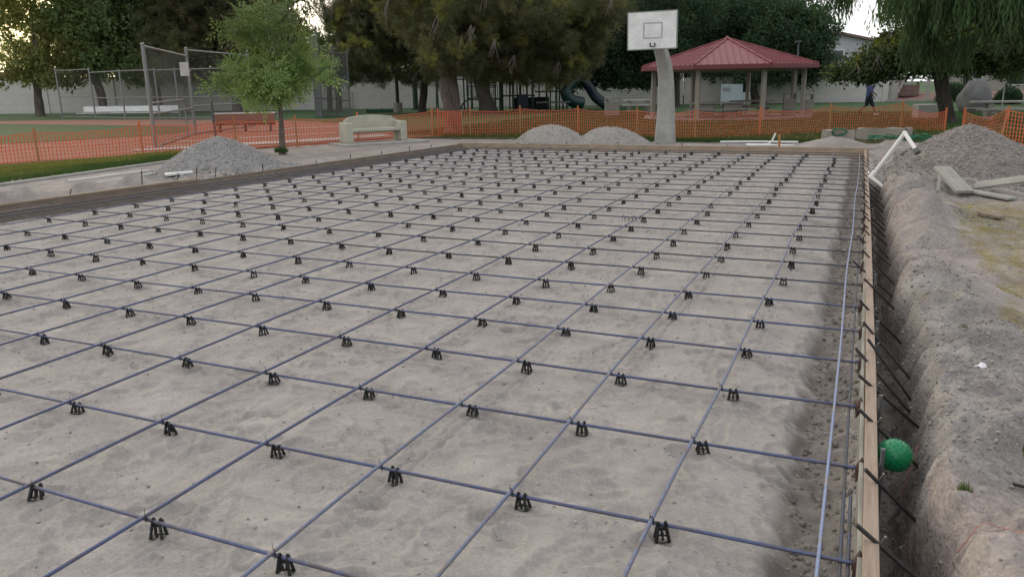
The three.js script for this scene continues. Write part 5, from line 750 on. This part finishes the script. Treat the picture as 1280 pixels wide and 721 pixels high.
{
  const hedge = (label, x, z, w, h, d, s) => { const t = thing('shrub', label, 'shrub', [x, 0, z]), items = [], r = rng(s); obj('stems', [0, 1, 2, 3].map(i => rod([(i - 1.5) * w * 0.15, 0, 0], [(i - 1.5) * w * 0.25, h * 0.6, 0.1 * i - 0.15], 0.03, 0.015, 5)), M.barkDark, t); for (let i = 0; i < 900; i++) { const a = r() * 6.283, y = r(), q = Math.sqrt(r()); items.push({ x: q * Math.cos(a) * w / 2 * (1 - 0.3 * y * y), y: 0.1 + y * h * (1 - 0.3 * q * q), z: q * Math.sin(a) * d / 2, s: 0.14 + 0.12 * r() }); } scatter('foliage', LG.broad, LM.dark, items.length, (_, i) => items[i], t, 0.3, s); };
  hedge('rounded dark shrub right of the boulder', 9.3, -60.5, 1.7, 0.95, 1.2, 31); hedge('dark shrub on the terrace left of the boulder', 6.6, -67, 2.4, 1.3, 1.4, 32); hedge('low shrub behind the pavilion at the wall', -9.3, -66, 1.6, 1.7, 1.2, 33);
  tag(obj('thin_pole', rod([8.55, 0, -57], [8.55, 2.4, -57], 0.045, 0.035, 8), M.concPole), 'thin pale pole standing right of the boulder', 'pole');
  tag(obj('light_pole', [rod([-4.55, 0, -62.5], [-4.55, 4.6, -62.5], 0.11, 0.07, 8), bx(0.5, 0.1, 0.25, -4.55, 4.65, -62.3)], M.galvDark), 'grey light pole on the lawn right of the pavilion', 'light pole');
  const l = thing('lamp_post', 'dark lamp post on a round concrete base behind the bench', 'lamp post', [-32.2, 0, -49.6]); obj('base', (() => { const g = new THREE.CylinderGeometry(0.34, 0.36, 0.7, 16); g.translate(0, 0.35, 0); return g; })(), M.concTan, l); obj('pole', rod([0, 0.7, 0], [0, 5.4, 0], 0.14, 0.1, 8), M.playDark, l); obj('lantern', [rod([0, 5.4, 0], [0, 5.9, 0], 0.16, 0.24, 8), rod([0, 5.9, 0], [0, 6.1, 0], 0.3, 0.05, 8)], M.playDark, l);
}
// ---------- playground ----------
{
  const t = thing('playground_climber', 'dark green playground climber with decks and rails behind the pines', 'playground', [-22.2, 0, -50.8], 0.4);
  const X = px => (px - 655) / 17.2;
  for (const [px, z, h, r_] of [[568, 0, 2.3, 0.06], [585, 0.9, 2.6, 0.06], [598, -0.6, 2.7, 0.06], [626, 0, 3.2, 0.16], [641, 1.1, 2.9, 0.08], [650, -1, 2.8, 0.07], [665, 0.6, 3, 0.08], [683, -0.8, 3, 0.07], [694, 1, 3, 0.08], [703, 0, 2.8, 0.06], [716, -0.8, 3, 0.08]]) obj('post', rod([X(px), 0, z], [X(px), h, z], r_, r_, 8), M.playGreen, t);
  for (const [a, b, y] of [[626, 668, 1.1], [668, 716, 1.35], [585, 628, 0.9]]) obj('deck', bx(X(b) - X(a), 0.1, 1.9, (X(a) + X(b)) / 2, y, 0), M.playDark, t);
  for (const [a, b, y] of [[628, 664, 1.15], [684, 714, 1.4], [586, 622, 0.95], [668, 682, 1.4]]) { const n = Math.round((X(b) - X(a)) / 0.28); obj('top_rail', [rod([X(a), y + 0.85, 0.95], [X(b), y + 0.85, 0.95], 0.035, 0.035, 6)], M.playDark, t); for (let i = 0; i <= n; i++) obj('rail_bar', rod([mix(X(a), X(b), i / n), y, 0.95], [mix(X(a), X(b), i / n), y + 0.85, 0.95], 0.022, 0.022, 5), M.playDark, t); }
  obj('blue_panel', bx(0.75, 0.95, 0.06, X(653), 0.72, 1.0, 0, 0, 0, 0.02), M.playBlue, t); obj('canopy_bar', bx(1.7, 0.08, 0.3, X(638), 2.7, 0.6), M.conc, t); obj('bridge', bx(2.4, 0.12, 1, X(690), 0.62, 1.2, 0, 0, 0, 0.02), mat([0.13, 0.15, 0.12]), t);
  for (const [px, z, h] of [[560, -1.6, 2.4], [577, -2, 2.6], [610, -1.8, 2.8], [618, -1.2, 2.8], [636, -2, 2.9], [646, 0.2, 2.6], [658, -1.6, 2.8], [674, -2, 3], [688, -1.4, 2.9], [700, -2, 2.9], [709, -1.2, 2.9]]) obj('post', rod([X(px), 0, z], [X(px), h, z], 0.055, 0.055, 7), M.playDark, t);
  obj('roof_panel', bx(2.6, 0.1, 2.2, X(690), 3.05, 0, 0, 0, 0.1, 0.02), M.playGreen, t); obj('mesh_panel', [0, 1, 2, 3, 4, 5].map(i => bx(2.2, 0.05, 0.04, X(600), 1.2 + i * 0.16, -0.9)), M.playDark, t); obj('deck', bx(2.6, 0.9, 0.08, X(664), 0.5, -1.4), M.playDark, t);
  for (let i = 0; i < 5; i++) obj('step', bx(0.8, 0.06, 0.3, X(612), 0.2 + i * 0.18, 1.2 - i * 0.15), M.playGreen, t);
  obj('climbing_arch', [0, 1].map(s => tube([[X(575), 0, 0.5 - s * 0.8], [X(577), 0.5, 0.5 - s * 0.8], [X(586), 0.95, 0.5 - s * 0.8], [X(600), 1.1, 0.5 - s * 0.8]], 0.04, 14, 6)), M.playGreen, t);
  const s1 = tube([[4.2, 2.5, 0], [3.45, 2.05, 0.65], [2.95, 1.35, 0.95], [3.3, 0.75, 0.95], [4.15, 0.5, 0.6]], 0.43, 40, 14); obj('tube_slide', s1, mat([0.005, 0.04, 0.035], { roughness: 0.4 }), t);
  for (const p of [0.25, 0.6]) { const c = new THREE.TorusGeometry(0.45, 0.04, 6, 20); const cu = new THREE.CatmullRomCurve3([[4.2, 2.5, 0], [3.45, 2.05, 0.65], [2.95, 1.35, 0.95], [3.3, 0.75, 0.95], [4.15, 0.5, 0.6]].map(q => V(...q))); c.applyQuaternion(new THREE.Quaternion().setFromUnitVectors(V(0, 0, 1), cu.getTangent(p))); const q = cu.getPoint(p); c.translate(q.x, q.y, q.z); obj('tube_flange', c, M.playGreen, t); }
  obj('tube_slide', tube([[4.25, 2.1, -0.4], [4.75, 1.55, -0.3], [5.1, 0.95, 0.1], [5.9, 0.3, 0.5]], 0.36, 30, 14), mat([0.006, 0.02, 0.034], { roughness: 0.45 }), t);
  const g = thing('shade_post', 'thick dark green post standing right of the lamp post', 'post', [-34.0, 0, -55.3]); obj('post', rod([0, 0, 0], [0, 4.6, 0], 0.22, 0.2, 10), M.playGreen, g); obj('foot_plate', bx(0.6, 0.05, 0.6, 0, 0.03, 0), M.playDark, g);
  const s = thing('swing_frame', 'dark swing frame between the green post and the leaning pine trunk', 'swing', [-31.0, 0, -56.5], 0.4); for (const x of [-1.4, 1.5]) for (const z of [-0.7, 0.7]) obj('leg', rod([x, 0, z], [x, 2.4, 0], 0.06, 0.06, 7), M.playGreen, s); obj('crossbar', rod([-1.5, 2.4, 0], [1.6, 2.4, 0], 0.06, 0.06, 7), M.playDark, s); obj('swing_seat', [bx(0.5, 0.04, 0.2, 0, 0.5, 0), rod([-0.22, 0.5, 0], [-0.22, 2.4, 0], 0.012), rod([0.22, 0.5, 0], [0.22, 2.4, 0], 0.012)], M.playDark, s);
  const b = thing('play_border', 'low green plastic border at the edge of the playground behind the bench', 'edging', [-33.4, 0, -49.2], 0.4); obj('border', bx(2.4, 0.24, 0.4, 0, 0.12, 0, 0, 0, 0, 0.05), mat([0.03, 0.09, 0.045]), b); for (const x of [-1.1, 0, 1.1]) obj('stake_cap', rod([x, 0.24, 0], [x, 0.3, 0], 0.06), M.playDark, b);
}
// ---------- the person walking ----------
{
  function blob(bones, k, org, size, res) {                          // bones: [ax, ay, az, ar, bx, by, bz, br]
    const mc = new MarchingCubes(res, new THREE.MeshBasicMaterial(), false, false, 400000); mc.isolation = 0;
    for (let z = 0; z < res; z++) for (let y = 0; y < res; y++) for (let x = 0; x < res; x++) {
      const h = res / 2, px = org[0] + (x - h) / h * size, py = org[1] + (y - h) / h * size, pz = org[2] + (z - h) / h * size; let e = 0;
      for (const [ax, ay, az, ar, cx, cy, cz, cr] of bones) { const dx = cx - ax, dy = cy - ay, dz = cz - az, t = clamp(((px - ax) * dx + (py - ay) * dy + (pz - az) * dz) / (dx * dx + dy * dy + dz * dz + 1e-9)); e += Math.exp(-k * (Math.hypot(px - ax - t * dx, py - ay - t * dy, pz - az - t * dz) - mix(ar, cr, t))); }
      mc.field[x + y * res + z * res * res] = Math.log(e + 1e-30) / k;
    }
    mc.update(); const n = mc.count, g = new THREE.BufferGeometry(); g.setAttribute('position', new THREE.BufferAttribute(mc.positionArray.slice(0, n * 3).map((v, i) => v * size + org[i % 3]), 3)); g.setAttribute('normal', new THREE.BufferAttribute(mc.normalArray.slice(0, n * 3), 3)); return g;
  }
  const t = thing('person', 'person in a blue checked shirt and dark shorts walking across the lawn', 'person', [0.63, 0.0, -42.2], 0.42);
  const body = [
    [0, 1.02, 0, 0.13, 0.02, 1.32, 0, 0.15], [0.02, 1.32, 0, 0.14, 0.03, 1.48, 0, 0.07], [0.03, 1.48, 0, 0.055, 0.06, 1.58, 0, 0.05],
    [0.06, 1.62, 0, 0.085, 0.075, 1.72, 0, 0.092], [0.15, 1.62, 0, 0.03, 0.13, 1.66, 0, 0.03], [0.165, 1.655, 0, 0.012, 0.17, 1.645, 0, 0.015],
    [0.06, 1.66, 0.09, 0.018, 0.06, 1.69, 0.092, 0.02], [0.06, 1.66, -0.09, 0.018, 0.06, 1.69, -0.092, 0.02],
    [0.02, 1.42, 0.19, 0.058, -0.05, 1.15, 0.23, 0.045], [-0.05, 1.15, 0.23, 0.042, 0.13, 0.95, 0.22, 0.03],
    [0.02, 1.42, -0.19, 0.058, 0.17, 1.2, -0.22, 0.045], [0.17, 1.2, -0.22, 0.042, 0.38, 1.08, -0.18, 0.03],
    [0, 0.95, 0.09, 0.095, 0.2, 0.52, 0.09, 0.06], [0.2, 0.52, 0.09, 0.058, 0.34, 0.1, 0.09, 0.038], [0.33, 0.07, 0.09, 0.04, 0.48, 0.05, 0.1, 0.035],
    [0, 0.95, -0.09, 0.095, -0.08, 0.52, -0.09, 0.06], [-0.08, 0.52, -0.09, 0.058, -0.38, 0.2, -0.09, 0.038], [-0.38, 0.19, -0.09, 0.04, -0.3, 0.05, -0.09, 0.035]];
  const hand = (x, y, z, s) => { const l = [[x, y, z, 0.022, x + 0.05, y - 0.055, z, 0.024]]; for (let i = 0; i < 4; i++) { const oz = (i - 1.5) * 0.019, q = [0.038, 0.045, 0.042, 0.032][i]; l.push([x + 0.05, y - 0.06, z + oz, 0.0085, x + 0.055 + q * 0.5, y - 0.06 - q, z + oz, 0.008], [x + 0.055 + q * 0.5, y - 0.06 - q, z + oz, 0.008, x + 0.04 + q * 0.3, y - 0.075 - q * 1.5, z + oz, 0.007]); } l.push([x + 0.02, y - 0.015, z + s * 0.025, 0.011, x + 0.06, y - 0.035, z + s * 0.05, 0.009]); return l; };
  const skin = mat([0.09, 0.05, 0.036], { roughness: 0.6 });
  obj('body', [blob(body, 60, [0, 0.9, 0], 0.95, 84), blob(hand(0.135, 0.945, 0.22, -1), 260, [0.17, 0.87, 0.22], 0.13, 50), blob(hand(0.39, 1.07, -0.18, 1), 260, [0.43, 1.0, -0.18], 0.13, 50)], skin, t, true);
  const checks = tex(128, 0.16, (u, v) => { const a = (u * 2) % 1 < 0.5, b = (v * 2) % 1 < 0.5; return a && b ? [0.8, 0.9, 1] : a || b ? [0.55, 0.65, 0.9] : [0.35, 0.42, 0.7]; });
  obj('shirt', blob([[0, 1.0, 0, 0.155, 0.02, 1.32, 0, 0.165], [0.02, 1.34, 0, 0.15, 0.03, 1.47, 0, 0.075], [0.02, 1.42, 0.18, 0.075, -0.03, 1.22, 0.225, 0.065], [0.02, 1.42, -0.18, 0.075, 0.13, 1.26, -0.215, 0.065], [0, 0.92, 0, 0.15, 0, 1.0, 0, 0.155]], 60, [0, 1.15, 0], 0.45, 56), mat([0.1, 0.13, 0.23], { map: checks }), t);
  obj('shorts', blob([[0, 0.92, 0.08, 0.125, 0.15, 0.56, 0.09, 0.1], [0, 0.92, -0.08, 0.125, -0.05, 0.56, -0.09, 0.1]], 70, [0, 0.75, 0], 0.4, 50), mat([0.018, 0.018, 0.026]), t);
  obj('hair', blob([[0.03, 1.68, 0, 0.095, 0.06, 1.75, 0, 0.085], [0, 1.64, 0, 0.06, 0.02, 1.7, 0, 0.08]], 90, [0.04, 1.7, 0], 0.2, 40), mat([0.01, 0.009, 0.008]), t);
  obj('shoe', blob([[0.31, 0.06, 0.09, 0.05, 0.5, 0.035, 0.1, 0.042]], 80, [0.4, 0.05, 0.09], 0.2, 36), mat([0.6, 0.6, 0.6]), t); obj('shoe', blob([[-0.39, 0.2, -0.09, 0.05, -0.29, 0.045, -0.09, 0.042]], 80, [-0.35, 0.12, -0.09], 0.2, 36), mat([0.03, 0.03, 0.035]), t);
}
// ---------- grass ----------
{
  const pos = [], idx = [], r = rng(5); for (let i = 0; i < 7; i++) { const a = r() * 6.3, x = (r() - 0.5) * 0.5, z = (r() - 0.5) * 0.5, w = 0.05, h = 0.6 + 0.5 * r(), lx = Math.cos(a) * 0.4 * r(), lz = Math.sin(a) * 0.4 * r(), o = pos.length / 3; pos.push(x - w * Math.sin(a), 0, z + w * Math.cos(a), x + w * Math.sin(a), 0, z - w * Math.cos(a), x + lx, h, z + lz); idx.push(o, o + 1, o + 2); }
  const tuft = new THREE.BufferGeometry(); tuft.setAttribute('position', new THREE.Float32BufferAttribute(pos, 3)); tuft.setIndex(idx); tuft.computeVertexNormals();
  const gm = leafMat(0.07, 0.125, 0.035, 0.3), dry = leafMat(0.26, 0.22, 0.09, 0.3);
  const upright = rr => [0.15 * (rr() - 0.5), rr() * 6.3, 0.15 * (rr() - 0.5)];
  tag(scatter('grass', tuft, gm, 26000, q => { const z = 2 - q() * 17.2, a = mix(-15.75, -16.5, smooth(-6, -13.2, z)) - 0.1, b = mix(-20, -18.5, smooth(-6, -14.6, z)) - 0.3, x = mix(a, b, Math.pow(q(), 0.9)), s = 0.05 + 0.07 * q(); if (z < -13.4 && x > -17) return null; const d = smooth(0.1, 0.65, (a - x) / (a - b) + 0.4 * fbm(x, z, 3)); return { x, z, y: 0, s, rot: upright(q), c: [1.2 + 2.6 * d, 1.2 + 1.0 * d, 1.1 + 0.8 * d] }; }, scene, 0.3, 61), 'long green and straw-coloured grass along the left curb', 'grass');
  tag(scatter('grass', tuft, gm, 60000, q => { const z = -23 - Math.pow(q(), 1.4) * 24, x = -17 + q() * 27, s = 0.04 + 0.05 * q(), d = smooth(-33, -25, z + 3 * fbm(x * 0.3, z * 0.3, 3)) * 0.8; if (x < -14 && z > -24) return null; return { x, z, y: 0, s, rot: upright(q), c: [0.75 + 1.1 * d, 0.95 + 0.15 * d, 0.8 + 0.2 * d] }; }, scene, 0.25, 62), 'mown grass of the park lawn beyond the back fence', 'grass');
  tag(scatter('grass', tuft, gm, 5000, q => { const f = q(), x = mix(-7, 0.4, f) , z = -21.9 - 0.9 * q(), s = 0.05 + 0.06 * q(); return { x, z, y: 0, s, rot: upright(q), c: [0.8, 0.9, 0.8] }; }, scene, 0.25, 63), 'green grass fringe between the pole and the back fence', 'grass');
  tag(scatter('weeds', tuft, dry, 7000, q => { const x = 1.5 + q() * 3.6, z = -2.5 - q() * 7.5, s = 0.008 + 0.018 * q() * q(); if (smooth(0.25, 0.7, smooth(1.3, 1.9, x) * smooth(-1.4, -3.0, z) * smooth(-10.8, -9.6, z) + 0.5 * fbm(x * 2.2, z * 2.2, 4, 0, 91) - 0.12) < q()) return null; return { x, z, y: bankH(x, z) - 0.002, s, rot: upright(q), c: [1, 1, 1] }; }, scene, 0.25, 64), 'yellowish dry weeds spreading over the right bank', 'weeds');
  tag(scatter('weeds', tuft, gm, 70, q => { const [cx, cz] = [[1.02, -0.42], [1.35, -1.0], [1.5, -1.6], [1.25, -2.9]][Math.floor(q() * 4)], x = cx + 0.05 * (q() - 0.5), z = cz + 0.05 * (q() - 0.5); return { x, z, y: bankH(x, z) - 0.003, s: 0.02 + 0.03 * q(), rot: upright(q), c: [1.4, 1.2, 0.9] }; }, scene, 0.25, 65), 'few small green sprouts on the near part of the right bank', 'weeds');
  tag(scatter('sapling_weeds', tuft, gm, 160, q => ({ x: -14.98 + 0.25 * (q() - 0.5), z: -15.4 + 0.25 * (q() - 0.5), y: 0.04, s: 0.1 + 0.08 * q(), rot: upright(q), c: [0.9, 1, 0.9] }), scene, 0.25, 66), 'tuft of grass round the foot of the young tree', 'grass');
}
renderer.render(scene, camera);
